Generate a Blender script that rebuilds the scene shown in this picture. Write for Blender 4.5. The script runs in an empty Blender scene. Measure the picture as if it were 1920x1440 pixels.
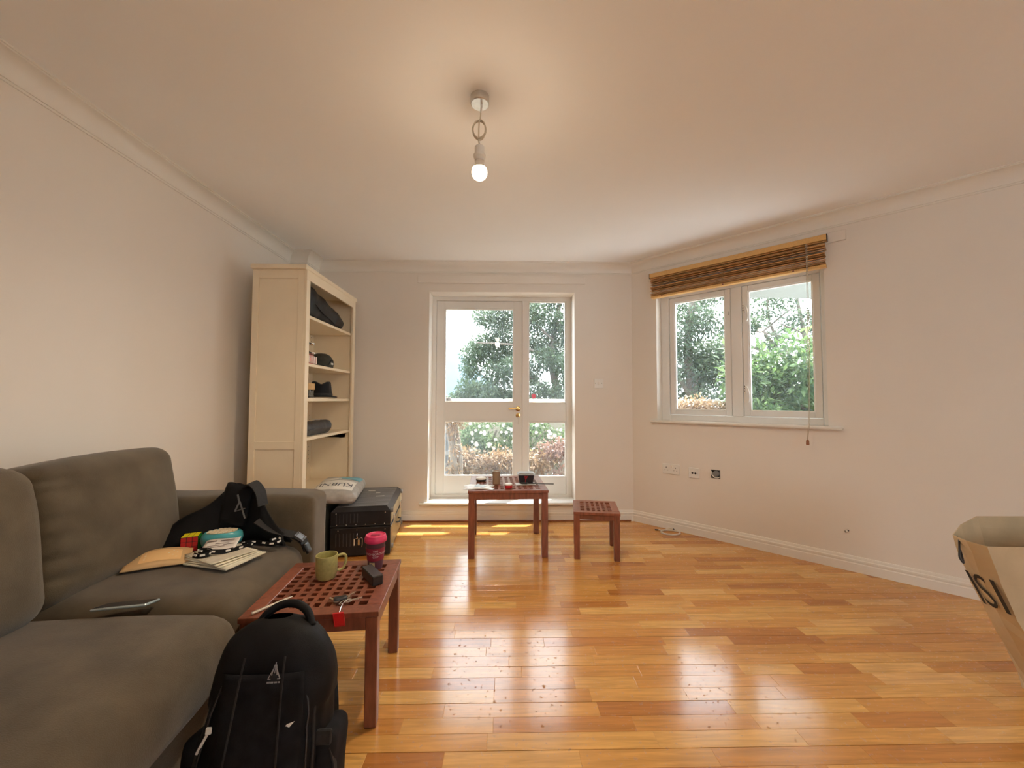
import bpy, math, random
import numpy as np
from mathutils import Matrix, Vector

# ------------------------------------------------------------------ camera, world, sun, exposure
sc = bpy.context.scene
cam_data = bpy.data.cameras.new('camera')
cam = bpy.data.objects.new('camera', cam_data)
sc.collection.objects.link(cam)
cam_data.sensor_width = 36.0
cam_data.lens = 36.0 * 736.744 / 1920.0
cam_data.clip_start = 0.02
cam_data.clip_end = 400
PITCH, YAW, ROLL = math.radians(2.3365), math.radians(1.1751), math.radians(0.1604)
cam.matrix_world = (Matrix.Translation((0, 0, 1.10)) @ Matrix.Rotation(-YAW, 4, 'Z') @ Matrix.Rotation(math.pi / 2 + PITCH, 4, 'X')
                    @ Matrix.Rotation(ROLL, 4, 'Z'))
sc.camera = cam

world = bpy.data.worlds.new('hazy_sky')
sc.world = world
world.use_nodes = True
wn = world.node_tree.nodes
wn['Background'].inputs['Color'].default_value = (0.90, 0.95, 1.0, 1)
wn['Background'].inputs['Strength'].default_value = 7.0

sun_data = bpy.data.lights.new('sun', 'SUN')
sun_data.energy = 14.0
sun_data.angle = math.radians(1.0)
sun_data.color = (1.0, 0.95, 0.85)
sun = bpy.data.objects.new('sun', sun_data)
sc.collection.objects.link(sun)
_el, _az = math.radians(57.7), math.radians(45)
_to_sun = Vector((math.cos(_el) * math.sin(_az), math.cos(_el) * math.cos(_az), math.sin(_el)))
sun.rotation_euler = _to_sun.to_track_quat('Z', 'Y').to_euler()

sc.view_settings.view_transform = 'Standard'
sc.view_settings.look = 'None'
sc.view_settings.exposure = 0.30
sc.view_settings.gamma = 1.0
sc.view_settings.use_curve_mapping = False
sc.cycles.max_bounces = 10
sc.cycles.diffuse_bounces = 6
sc.cycles.glossy_bounces = 4
sc.cycles.transparent_max_bounces = 16
sc.cycles.transmission_bounces = 6
sc.cycles.use_denoising = True
sc.cycles.sample_clamp_indirect = 6.0

BULB_WATTS = 40.0
BULB_COLOR = (1.0, 0.79, 0.56)

# ------------------------------------------------------------------ helpers
COL = sc.collection
rng = random.Random(7)
R = math.radians


def tag(o, label=None, cat=None, group=None, kind=None):
    if label: o['label'] = label
    if cat: o['category'] = cat
    if group: o['group'] = group
    if kind: o['kind'] = kind
    return o


def thing(name, label, cat, loc=(0, 0, 0), rot=(0, 0, 0), group=None):
    o = bpy.data.objects.new(name, None)
    COL.objects.link(o)
    o.empty_display_size = 0.05
    o.location = loc
    o.rotation_euler = rot
    return tag(o, label, cat, group)


def copy_tree(o, parent=None):
    c = o.copy()
    COL.objects.link(c)
    if parent: c.parent = parent
    for ch in list(o.children): copy_tree(ch, c)
    return c


class MB:
    """collects vertices and faces, then links them as one mesh object"""
    def __init__(self, M=None):
        self.v, self.f, self.M, self.tone = [], [], M, None

    def add(self, vs, fs, M=None):
        n = len(self.v)
        for p in vs:
            p = Vector(p)
            if M is not None: p = M @ p
            if self.M is not None: p = self.M @ p
            self.v.append(tuple(p))
        self.f.extend([tuple(i + n for i in q) for q in fs])
        return self

    def box(self, x0, x1, y0, y1, z0, z1, bev=0.0, M=None):
        if bev <= 0:
            vs = [(x, y, z) for z in (z0, z1) for y in (y0, y1) for x in (x0, x1)]
            return self.add(vs, [(0, 2, 3, 1), (4, 5, 7, 6), (0, 1, 5, 4), (2, 6, 7, 3), (0, 4, 6, 2), (1, 3, 7, 5)], M)
        b = min(bev, (x1 - x0) * .49, (y1 - y0) * .49, (z1 - z0) * .49)
        lo, hi = (x0, y0, z0), (x1, y1, z1)
        vs, idx = [], {}
        for sx in (0, 1):
            for sy in (0, 1):
                for sz in (0, 1):
                    s = (sx, sy, sz)
                    for a in range(3):
                        p = []
                        for k in range(3):
                            e = hi[k] if s[k] else lo[k]
                            p.append(e if k == a else (e - b if s[k] else e + b))
                        idx[(s, a)] = len(vs)
                        vs.append(p)
        fs = []
        for a in range(3):
            u, w = [(1, 2), (0, 2), (0, 1)][a]
            for s in (0, 1):
                q = []
                for (i, j) in ((0, 0), (1, 0), (1, 1), (0, 1)):
                    t = [0, 0, 0]; t[a] = s; t[u] = i; t[w] = j
                    q.append(idx[(tuple(t), a)])
                fs.append(q)
        for a in range(3):
            u, w = [(1, 2), (0, 2), (0, 1)][a]
            for i in (0, 1):
                for j in (0, 1):
                    t0 = [0, 0, 0]; t0[u] = i; t0[w] = j
                    t1 = list(t0); t1[a] = 1
                    fs.append([idx[(tuple(t0), u)], idx[(tuple(t1), u)], idx[(tuple(t1), w)], idx[(tuple(t0), w)]])
        for sx in (0, 1):
            for sy in (0, 1):
                for sz in (0, 1):
                    fs.append([idx[((sx, sy, sz), k)] for k in range(3)])
        # orient outwards
        c = Vector(((x0 + x1) / 2, (y0 + y1) / 2, (z0 + z1) / 2))
        out = []
        for q in fs:
            P = [Vector(vs[i]) for i in q]
            n = (P[1] - P[0]).cross(P[2] - P[0])
            m = sum(P, Vector()) / len(P) - c
            out.append(q if n.dot(m) > 0 else q[::-1])
        return self.add(vs, out, M)

    def tube(self, pts, r, n=8, closed=False, M=None):
        P = [Vector(p) for p in pts]
        m = len(P)
        rr = r if isinstance(r, (list, tuple)) else [r] * m
        vs, fs = [], []
        up = None
        for i, p in enumerate(P):
            if closed: t = P[(i + 1) % m] - P[i - 1]
            else: t = P[min(i + 1, m - 1)] - P[max(i - 1, 0)]
            t = t.normalized() if t.length > 1e-9 else Vector((0, 0, 1))
            if up is None:
                up = Vector((0, 0, 1)) if abs(t.z) < .9 else Vector((1, 0, 0))
            a = (up - t * up.dot(t)).normalized()
            up = a
            b = t.cross(a)
            for k in range(n):
                g = 2 * math.pi * k / n
                vs.append(p + (a * math.cos(g) + b * math.sin(g)) * rr[i])
        for i in range(m if closed else m - 1):
            j = (i + 1) % m
            for k in range(n):
                l = (k + 1) % n
                fs.append((i * n + k, i * n + l, j * n + l, j * n + k))
        if not closed:
            fs.append(tuple(range(n))[::-1])
            fs.append(tuple((m - 1) * n + k for k in range(n)))
        return self.add(vs, fs, M)

    def ribbon(self, pts, w, t, side, M=None):
        """flat strap along pts; side = width direction(s), t = thickness"""
        P = [Vector(p) for p in pts]
        m = len(P)
        vs, fs = [], []
        for i, p in enumerate(P):
            tg = (P[min(i + 1, m - 1)] - P[max(i - 1, 0)]).normalized()
            s = Vector(side[i] if isinstance(side, list) else side)
            s = (s - tg * s.dot(tg)).normalized()
            nn = tg.cross(s)
            for (a, b) in ((-1, -1), (1, -1), (1, 1), (-1, 1)):
                vs.append(p + s * a * w / 2 + nn * b * t / 2)
        for i in range(m - 1):
            for k in range(4):
                l = (k + 1) % 4
                fs.append((i * 4 + k, i * 4 + l, i * 4 + 4 + l, i * 4 + 4 + k))
        fs.append((3, 2, 1, 0)); fs.append(tuple((m - 1) * 4 + k for k in range(4)))
        return self.add(vs, fs, M)

    def lathe(self, prof, n=24, c=(0, 0, 0), sx=1, sy=1, M=None, caps=True):
        vs, fs = [], []
        for (r, z) in prof:
            for k in range(n):
                g = 2 * math.pi * k / n
                vs.append((c[0] + r * math.cos(g) * sx, c[1] + r * math.sin(g) * sy, c[2] + z))
        m = len(prof)
        for i in range(m - 1):
            for k in range(n):
                l = (k + 1) % n
                fs.append((i * n + k, i * n + l, i * n + n + l, i * n + n + k))
        if caps:
            fs.append(tuple(range(n))[::-1]); fs.append(tuple((m - 1) * n + k for k in range(n)))
        return self.add(vs, fs, M)

    def prism(self, poly, z0, z1, M=None):
        n = len(poly)
        vs = [(x, y, z0) for x, y in poly] + [(x, y, z1) for x, y in poly]
        fs = [tuple(range(n))[::-1], tuple(range(n, 2 * n))]
        for k in range(n):
            l = (k + 1) % n
            fs.append((k, l, n + l, n + k))
        return self.add(vs, fs, M)

    def grid(self, nu, nv, fn, thick=0.0, M=None):
        """surface fn(u,v)->(x,y,z); thick gives it a second side along the local normal"""
        vs = [Vector(fn(i / nu, j / nv)) for j in range(nv + 1) for i in range(nu + 1)]
        W = nu + 1
        fs = [(j * W + i, j * W + i + 1, j * W + W + i + 1, j * W + W + i) for j in range(nv) for i in range(nu)]
        if thick:
            N = len(vs)
            nrm = []
            for j in range(nv + 1):
                for i in range(nu + 1):
                    du = vs[j * W + min(i + 1, nu)] - vs[j * W + max(i - 1, 0)]
                    dv = vs[min(j + 1, nv) * W + i] - vs[max(j - 1, 0) * W + i]
                    q = du.cross(dv)
                    nrm.append(q.normalized() if q.length > 1e-12 else Vector((0, 0, 1)))
            vs = vs + [p - q * thick for p, q in zip(vs, nrm)]
            fs = fs + [tuple(k + N for k in q)[::-1] for q in fs]
            rim = [i for i in range(W)] + [j * W + nu for j in range(1, nv + 1)] + [nv * W + i for i in range(nu - 1, -1, -1)] + [j * W for j in range(nv - 1, 0, -1)]
            for a, b in zip(rim, rim[1:] + rim[:1]): fs.append((b, a, a + N, b + N))
        return self.add(vs, fs, M)

    def rbox(self, size, r, n=10, puff=(0, 0, 0), c=(0, 0, 0), disp=None, M=None):
        """rounded, puffed box (cushions, soft bags): a cube grid pulled to rounded edges"""
        hx, hy, hz = [s / 2 for s in size]
        r = min(r, hx * .99, hy * .99, hz * .99)
        key, vs, fs = {}, [], []

        def vid(p):
            k = tuple(round(t * 1000) for t in p)
            if k not in key:
                key[k] = len(vs)
                x, y, z = p[0] * hx, p[1] * hy, p[2] * hz
                ix = max(-hx + r, min(hx - r, x)); iy = max(-hy + r, min(hy - r, y)); iz = max(-hz + r, min(hz - r, z))
                d = Vector((x - ix, y - iy, z - iz))
                if d.length > 1e-9: d = d.normalized() * r
                q = Vector((ix, iy, iz)) + d
                u, v, w = q.x / hx, q.y / hy, q.z / hz
                q.x += puff[0] * (1 - v * v) * (1 - w * w) * u
                q.y += puff[1] * (1 - u * u) * (1 - w * w) * v
                q.z += puff[2] * (1 - u * u) * (1 - v * v) * w
                if disp: q = q + Vector(disp(q, u, v, w))
                vs.append(q + Vector(c))
            return key[k]

        def warp(t):
            return math.copysign(abs(t) ** .75, t)
        g = [warp(-1 + 2 * i / n) for i in range(n + 1)]
        for a in range(3):
            for s in (-1, 1):
                for i in range(n):
                    for j in range(n):
                        q = []
                        for (k, l) in ((i, j), (i + 1, j), (i + 1, j + 1), (i, j + 1)):
                            p = [0, 0, 0]; p[a] = s; p[(a + 1) % 3] = g[k]; p[(a + 2) % 3] = g[l]
                            q.append(vid(p))
                        fs.append(q if s > 0 else q[::-1])
        return self.add(vs, fs, M)

    def build(self, name, mat, parent=None, smooth=None, kind=None, tone=None, label=None):
        me = bpy.data.meshes.new(name)
        me.from_pydata(self.v, [], self.f)
        if mat: me.materials.append(mat)
        if smooth is not None:
            me.polygons.foreach_set('use_smooth', [True] * len(me.polygons))
            if smooth < 179: me.set_sharp_from_angle(angle=R(smooth))
        if tone is not None:
            at = me.attributes.new('tone', 'FLOAT', 'FACE')
            at.data.foreach_set('value', tone if hasattr(tone, '__len__') else [tone] * len(me.polygons))
        me.update()
        o = bpy.data.objects.new(name, me)
        COL.objects.link(o)
        if parent: o.parent = parent
        if kind: o['kind'] = kind
        if label: o['label'] = label
        return o


def smooth_path(pts, k=6, closed=False):
    P = [Vector(p) for p in pts]
    m = len(P)
    out = []
    for i in range(m if closed else m - 1):
        if closed: a, b, c, d = P[i - 1], P[i], P[(i + 1) % m], P[(i + 2) % m]
        else: a, b, c, d = P[max(i - 1, 0)], P[i], P[i + 1], P[min(i + 2, m - 1)]
        for s in range(k):
            t = s / k
            out.append(.5 * ((2 * b) + (c - a) * t + (2 * a - 5 * b + 4 * c - d) * t * t + (3 * b - a - 3 * c + d) * t ** 3))
    if not closed: out.append(P[-1])
    return out


def text_geo(s, size, depth=0.0006, spacing=1.0, align='CENTER'):
    cu = bpy.data.curves.new('lettering', 'FONT')
    cu.body = s; cu.size = size; cu.extrude = depth; cu.align_x = align; cu.align_y = 'CENTER'; cu.space_character = spacing
    cu.resolution_u = 3
    ob = bpy.data.objects.new('lettering', cu)
    COL.objects.link(ob)
    bpy.context.view_layer.update()
    me = ob.evaluated_get(bpy.context.evaluated_depsgraph_get()).to_mesh()
    vs = [tuple(v.co) for v in me.vertices]; fs = [tuple(p.vertices) for p in me.polygons]
    ob.evaluated_get(bpy.context.evaluated_depsgraph_get()).to_mesh_clear()
    bpy.data.objects.remove(ob); bpy.data.curves.remove(cu)
    return vs, fs


def vnoise(x, y, z, s=0.0):
    return (math.sin(x * 1.7 + y * 2.3 + s) + math.sin(y * 3.1 - z * 1.9 + 2 * s) + math.sin(z * 2.7 + x * 2.9 + 3 * s) +
            .5 * math.sin(5.3 * x + 4.1 * y - 3.7 * z + s)) / 3.5


# ------------------------------------------------------------------ materials
def nmat(name):
    m = bpy.data.materials.new(name); m.use_nodes = True
    nt = m.node_tree
    return m, nt, nt.nodes['Principled BSDF']


def lk(nt, a, b): nt.links.new(a, b)


def mat(name, col, rough=.5, metal=0.0, var=.12, scale=8.0, bump=0.0, bscale=60.0, coat=0.0, sheen=0.0, spec=.5, stretch=(1, 1, 1)):
    m, nt, p = nmat(name)
    tc = nt.nodes.new('ShaderNodeTexCoord')
    mp = nt.nodes.new('ShaderNodeMapping'); mp.inputs['Scale'].default_value = stretch
    lk(nt, tc.outputs['Object'], mp.inputs['Vector'])
    n = nt.nodes.new('ShaderNodeTexNoise'); n.inputs['Scale'].default_value = scale; n.inputs['Detail'].default_value = 5
    lk(nt, mp.outputs['Vector'], n.inputs['Vector'])
    r = nt.nodes.new('ShaderNodeValToRGB')
    r.color_ramp.elements[0].position = .3; r.color_ramp.elements[1].position = .7
    r.color_ramp.elements[0].color = tuple(c * (1 - var) for c in col) + (1,)
    r.color_ramp.elements[1].color = tuple(min(1, c * (1 + var)) for c in col) + (1,)
    lk(nt, n.outputs['Fac'], r.inputs['Fac']); lk(nt, r.outputs['Color'], p.inputs['Base Color'])
    p.inputs['Roughness'].default_value = rough; p.inputs['Metallic'].default_value = metal
    p.inputs['Coat Weight'].default_value = coat; p.inputs['Sheen Weight'].default_value = sheen
    p.inputs['Specular IOR Level'].default_value = spec
    if bump:
        n2 = nt.nodes.new('ShaderNodeTexNoise'); n2.inputs['Scale'].default_value = bscale; n2.inputs['Detail'].default_value = 4
        lk(nt, mp.outputs['Vector'], n2.inputs['Vector'])
        b = nt.nodes.new('ShaderNodeBump'); b.inputs['Strength'].default_value = bump; b.inputs['Distance'].default_value = .004
        lk(nt, n2.outputs['Fac'], b.inputs['Height']); lk(nt, b.outputs['Normal'], p.inputs['Normal'])
    return m


def floor_mat():
    m, nt, p = nmat('honey_wood_floor')
    tc = nt.nodes.new('ShaderNodeTexCoord')
    at = nt.nodes.new('ShaderNodeAttribute'); at.attribute_name = 'tone'
    ramp = nt.nodes.new('ShaderNodeValToRGB')
    cr = ramp.color_ramp
    cr.elements[0].position = 0; cr.elements[0].color = (.42, .155, .036, 1)
    cr.elements[1].position = 1; cr.elements[1].color = (.78, .44, .155, 1)
    for pos, c in ((.25, (.56, .235, .054)), (.6, (.67, .325, .082)), (.85, (.74, .41, .118))):
        e = cr.elements.new(pos); e.color = c + (1,)
    lk(nt, at.outputs['Fac'], ramp.inputs['Fac'])
    # every plank shifts the grain by its own tone
    off = nt.nodes.new('ShaderNodeMath'); off.operation = 'MULTIPLY'; off.inputs[1].default_value = 37.0
    lk(nt, at.outputs['Fac'], off.inputs[0])
    comb = nt.nodes.new('ShaderNodeCombineXYZ'); lk(nt, off.outputs[0], comb.inputs['X']); lk(nt, off.outputs[0], comb.inputs['Z'])
    add = nt.nodes.new('ShaderNodeVectorMath'); add.operation = 'ADD'
    lk(nt, tc.outputs['Object'], add.inputs[0]); lk(nt, comb.outputs[0], add.inputs[1])
    mp = nt.nodes.new('ShaderNodeMapping'); mp.inputs['Scale'].default_value = (3.2, 42, 1)
    lk(nt, add.outputs[0], mp.inputs['Vector'])
    gr = nt.nodes.new('ShaderNodeTexNoise'); gr.inputs['Scale'].default_value = 1.6; gr.inputs['Detail'].default_value = 7
    gr.inputs['Distortion'].default_value = .8
    lk(nt, mp.outputs['Vector'], gr.inputs['Vector'])
    gm = nt.nodes.new('ShaderNodeMapRange'); gm.inputs['From Min'].default_value = .25; gm.inputs['From Max'].default_value = .75
    gm.inputs['To Min'].default_value = .72; gm.inputs['To Max'].default_value = 1.16
    lk(nt, gr.outputs['Fac'], gm.inputs['Value'])
    mul = nt.nodes.new('ShaderNodeVectorMath'); mul.operation = 'MULTIPLY'
    lk(nt, ramp.outputs['Color'], mul.inputs[0]); lk(nt, gm.outputs[0], mul.inputs[1])
    # scuffs: small dark nicks
    sp = nt.nodes.new('ShaderNodeTexNoise'); sp.inputs['Scale'].default_value = 55; sp.inputs['Detail'].default_value = 3
    lk(nt, tc.outputs['Object'], sp.inputs['Vector'])
    big = nt.nodes.new('ShaderNodeTexNoise'); big.inputs['Scale'].default_value = 2.2
    lk(nt, tc.outputs['Object'], big.inputs['Vector'])
    sm = nt.nodes.new('ShaderNodeMapRange'); sm.inputs['From Min'].default_value = .635; sm.inputs['From Max'].default_value = .675
    sm.inputs['To Min'].default_value = 0; sm.inputs['To Max'].default_value = .55
    lk(nt, sp.outputs['Fac'], sm.inputs['Value'])
    bm_ = nt.nodes.new('ShaderNodeMath'); bm_.operation = 'MULTIPLY'; lk(nt, sm.outputs[0], bm_.inputs[0]); lk(nt, big.outputs['Fac'], bm_.inputs[1])
    mix = nt.nodes.new('ShaderNodeMix'); mix.data_type = 'RGBA'
    lk(nt, bm_.outputs[0], mix.inputs['Factor']); lk(nt, mul.outputs[0], mix.inputs['A']); mix.inputs['B'].default_value = (.10, .06, .03, 1)
    lk(nt, mix.outputs['Result'], p.inputs['Base Color'])
    rr = nt.nodes.new('ShaderNodeMapRange'); rr.inputs['To Min'].default_value = .12; rr.inputs['To Max'].default_value = .24
    rn = nt.nodes.new('ShaderNodeTexNoise'); rn.inputs['Scale'].default_value = 9; rn.inputs['Detail'].default_value = 6
    lk(nt, tc.outputs['Object'], rn.inputs['Vector'])
    lk(nt, rn.outputs['Fac'], rr.inputs['Value'])
    ra = nt.nodes.new('ShaderNodeMath'); ra.operation = 'MULTIPLY_ADD'; ra.inputs[1].default_value = 1.6      # scuffed spots lose their gloss
    lk(nt, bm_.outputs[0], ra.inputs[0]); lk(nt, rr.outputs[0], ra.inputs[2]); lk(nt, ra.outputs[0], p.inputs['Roughness'])
    cw = nt.nodes.new('ShaderNodeMapRange'); cw.inputs['From Max'].default_value = .25; cw.inputs['To Min'].default_value = .18; cw.inputs['To Max'].default_value = 0
    lk(nt, bm_.outputs[0], cw.inputs['Value'])
    p.inputs['Specular IOR Level'].default_value = .55
    lk(nt, cw.outputs[0], p.inputs['Coat Weight']); p.inputs['Coat Roughness'].default_value = .10
    b = nt.nodes.new('ShaderNodeBump'); b.inputs['Strength'].default_value = .05; b.inputs['Distance'].default_value = .003
    lk(nt, rn.outputs['Fac'], b.inputs['Height']); lk(nt, b.outputs['Normal'], p.inputs['Normal'])
    return m


def glass_mat(name='clear_glass', tint=(.97, .985, .98), dust_haze=0.0):
    m = bpy.data.materials.new(name); m.use_nodes = True
    nt = m.node_tree; nt.nodes.clear()
    out = nt.nodes.new('ShaderNodeOutputMaterial')
    tr = nt.nodes.new('ShaderNodeBsdfTransparent'); tr.inputs['Color'].default_value = tint + (1,)
    gl = nt.nodes.new('ShaderNodeBsdfGlossy'); gl.inputs['Roughness'].default_value = .01
    lw = nt.nodes.new('ShaderNodeLayerWeight')            # Schlick's curve, the same from either side of the pane
    pw = nt.nodes.new('ShaderNodeMath'); pw.operation = 'POWER'; pw.inputs[1].default_value = 5.0
    fr = nt.nodes.new('ShaderNodeMapRange'); fr.inputs['To Min'].default_value = .035; fr.inputs['To Max'].default_value = .9
    lk(nt, lw.outputs['Facing'], pw.inputs[0]); lk(nt, pw.outputs[0], fr.inputs['Value'])
    mx = nt.nodes.new('ShaderNodeMixShader')
    lk(nt, fr.outputs[0], mx.inputs[0]); lk(nt, tr.outputs[0], mx.inputs[1]); lk(nt, gl.outputs[0], mx.inputs[2])
    if not dust_haze:
        lk(nt, mx.outputs[0], out.inputs[0])
        return m
    df = nt.nodes.new('ShaderNodeBsdfTranslucent'); df.inputs['Color'].default_value = (.80, .90, 1.0, 1)      # bluish dusty film; haze over the view is put into its colour
    tc = nt.nodes.new('ShaderNodeTexCoord')
    nz = nt.nodes.new('ShaderNodeTexNoise'); nz.inputs['Scale'].default_value = 3.0; nz.inputs['Detail'].default_value = 5
    lk(nt, tc.outputs['Object'], nz.inputs['Vector'])
    mr = nt.nodes.new('ShaderNodeMapRange'); mr.inputs['From Min'].default_value = .3; mr.inputs['From Max'].default_value = .75
    mr.inputs['To Min'].default_value = dust_haze * .35; mr.inputs['To Max'].default_value = dust_haze * 1.6
    lk(nt, nz.outputs['Fac'], mr.inputs['Value'])
    m2 = nt.nodes.new('ShaderNodeMixShader')
    lk(nt, mr.outputs[0], m2.inputs[0]); lk(nt, mx.outputs[0], m2.inputs[1]); lk(nt, df.outputs[0], m2.inputs[2]); lk(nt, m2.outputs[0], out.inputs[0])
    return m


def leaf_mat(name, dark, light, trans=.45):
    m = bpy.data.materials.new(name); m.use_nodes = True
    nt = m.node_tree; nt.nodes.clear()
    out = nt.nodes.new('ShaderNodeOutputMaterial')
    at = nt.nodes.new('ShaderNodeAttribute'); at.attribute_name = 'tone'
    ramp = nt.nodes.new('ShaderNodeValToRGB')
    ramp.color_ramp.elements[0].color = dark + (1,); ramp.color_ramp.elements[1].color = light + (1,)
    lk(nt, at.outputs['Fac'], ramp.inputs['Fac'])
    p = nt.nodes.new('ShaderNodeBsdfPrincipled'); p.inputs['Roughness'].default_value = .38; p.inputs['Specular IOR Level'].default_value = .6
    t = nt.nodes.new('ShaderNodeBsdfTranslucent')
    mx = nt.nodes.new('ShaderNodeMixShader'); mx.inputs[0].default_value = trans
    lk(nt, ramp.outputs[0], p.inputs['Base Color']); lk(nt, ramp.outputs[0], t.inputs['Color'])
    lk(nt, p.outputs[0], mx.inputs[1]); lk(nt, t.outputs[0], mx.inputs[2]); lk(nt, mx.outputs[0], out.inputs[0])
    return m


def emit_mat(name, col, strength):
    m = bpy.data.materials.new(name); m.use_nodes = True
    nt = m.node_tree
    p = nt.nodes['Principled BSDF']
    p.inputs['Base Color'].default_value = (.9, .88, .82, 1)
    p.inputs['Emission Color'].default_value = col + (1,); p.inputs['Emission Strength'].default_value = strength
    return m


def vary_mat(name, col, rough, amp=.25, var=.1, scale=14, stretch=(1, 1, 1), bump=.0, coat=0.0):
    """like mat(), with a random shade for each object (alike boards and slats differ)"""
    m = mat(name, col, rough, var=var, scale=scale, stretch=stretch, bump=bump, coat=coat)
    nt = m.node_tree; p = nt.nodes['Principled BSDF']
    src = p.inputs['Base Color'].links[0].from_socket
    oi = nt.nodes.new('ShaderNodeObjectInfo')
    mr = nt.nodes.new('ShaderNodeMapRange'); mr.inputs['To Min'].default_value = 1 - amp; mr.inputs['To Max'].default_value = 1 + amp
    lk(nt, oi.outputs['Random'], mr.inputs['Value'])
    mu = nt.nodes.new('ShaderNodeVectorMath'); mu.operation = 'MULTIPLY'
    lk(nt, src, mu.inputs[0]); lk(nt, mr.outputs[0], mu.inputs[1]); lk(nt, mu.outputs[0], p.inputs['Base Color'])
    return m


M_wall = mat('warm_white_wall_paint', (.80, .745, .675), .62, var=.025, scale=1.3, bump=.04, bscale=120)
M_ceil = mat('ceiling_paint', (.90, .895, .88), .7, var=.02, scale=1.0)
M_trim = mat('white_gloss_trim', (.82, .785, .72), .35, var=.02, scale=3)
M_frame = mat('white_window_frame', (.80, .79, .76), .35, var=.02, scale=3)
M_floor = floor_mat()
M_sub = mat('dark_subfloor', (.05, .03, .02), .8)
M_glass = glass_mat()
M_pane = glass_mat('hazy_dusty_window_glass', dust_haze=.016)
M_sofa = mat('olive_brown_sofa_cloth', (.108, .084, .054), .95, var=.22, scale=9, bump=.35, bscale=420, sheen=.25, spec=.15)
M_black = mat('black_nylon', (.0055, .0055, .0068), .62, var=.4, scale=22, bump=.3, bscale=500, spec=.22)
M_black2 = mat('black_canvas_panel', (.0085, .0085, .0105), .75, var=.45, scale=30, bump=.35, bscale=700, spec=.2)
M_strap = mat('charcoal_webbing', (.018, .018, .019), .8, var=.3, scale=90, bump=.3, bscale=900)
M_plast = mat('black_plastic', (.018, .018, .02), .35, var=.15)
M_grey = mat('grey_plastic', (.22, .22, .22), .4, var=.1)
M_mahog = vary_mat('red_brown_hardwood', (.225, .072, .040), .36, amp=.16, var=.25, scale=10, stretch=(6, 6, 1.2), bump=.06, coat=.12)
M_book = mat('cream_bookcase_paint', (.83, .715, .53), .42, var=.03, scale=5)
M_steel = mat('brushed_steel', (.70, .68, .64), .32, 1.0, var=.08, scale=40)
M_brass = mat('polished_brass', (.80, .58, .25), .22, 1.0, var=.05)
M_white = mat('white_plastic', (.80, .78, .73), .35, var=.02)
M_cord = mat('beige_flex', (.62, .56, .45), .5, var=.05)

# ------------------------------------------------------------------ room shell
XL, YB, CX = -1.862, 3.624, 1.192          # wall planes: left, back; corner where the angled wall starts
ZC = 2.37
SQ = math.sqrt(.5)
XE = 3.03                                   # east wall beyond the frame
YE = YB - (XE - CX)                         # where angled wall meets it
YR = -2.5                                   # wall behind the camera
# frame of the angled wall: local x = along, y = outwards, z = up
WR = Matrix.Translation((CX, YB, 0)) @ Matrix.Rotation(-math.pi / 4, 4, 'Z')


def struct(o): o['kind'] = 'structure'; return o


struct(MB().prism([(XL - .2, YR - .2), (XE + .2, YR - .2), (XE + .2, YE + .1), (CX + .1, YB + .2), (XL - .2, YB + .2)], ZC, ZC + .2).build('ceiling', M_ceil))
struct(MB().box(XL - .2, XL, YR - .2, YB + .22, -.25, ZC).build('wall_left', M_wall))
RX0, RX1, RZ0, RZ1 = 1.66, 2.94, .55, 2.15            # unseen window added behind the camera to fill the room with flat daylight
b = MB()
b.box(XL, RX0, YR - .2, YR, -.25, ZC).box(RX1, XE, YR - .2, YR, -.25, ZC).box(RX0, RX1, YR - .2, YR, -.25, RZ0).box(RX0, RX1, YR - .2, YR, RZ1, ZC)
struct(b.build('wall_rear', M_wall))
rw = bpy.data.objects.new('added_daylight_window', None); COL.objects.link(rw); rw['kind'] = 'structure'
b = MB()
for x0, x1 in ((RX0, RX0 + .06), (2.27, 2.33), (RX1 - .06, RX1)): b.box(x0, x1, YR - .16, YR - .09, RZ0, RZ1, .004)
for z0, z1 in ((RZ0, RZ0 + .06), (RZ1 - .06, RZ1)): b.box(RX0, RX1, YR - .155, YR - .095, z0, z1, .004)
b.build('window_frame', M_frame, rw)
for x0, x1 in ((RX0 + .05, 2.28), (2.32, RX1 - .05)): MB().box(x0, x1, YR - .128, YR - .122, RZ0 + .05, RZ1 - .05).build('pane', M_pane, rw)
struct(MB().box(XE, XE + .2, YR - .2, YE, -.25, ZC).build('wall_east', M_wall))
DX0, DX1, DZ0, DZ1 = -.693, .656, .165, 2.104        # door opening
T = .24
b = MB()
b.box(XL, DX0, YB, YB + T, -.25, ZC).box(DX1, CX, YB, YB + T, -.25, ZC)
b.box(DX0, DX1, YB, YB + T, -.25, DZ0 - .03).box(DX0, DX1, YB, YB + T, DZ1, ZC)
b.prism([(CX, YB), (CX + T * .42, YB + T), (CX, YB + T)], -.25, ZC)
struct(b.build('wall_back', M_wall))
WS0, WS1, WZ0, WZ1, WT = .235, 1.418, .925, 2.06, .19   # window opening along the angled wall
LW = (XE - CX) / SQ
b = MB(WR)
b.box(0, WS0, 0, WT, -.25, ZC).box(WS1, LW, 0, WT, -.25, ZC).box(WS0, WS1, 0, WT, -.25, WZ0 - .02).box(WS0, WS1, 0, WT, WZ1, ZC)
struct(b.build('wall_right', M_wall))
# boxed-in pipe in the far corner
struct(MB().box(XL, -1.715, 3.40, YB, 0, ZC).build('wall_boxing', M_wall))


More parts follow.
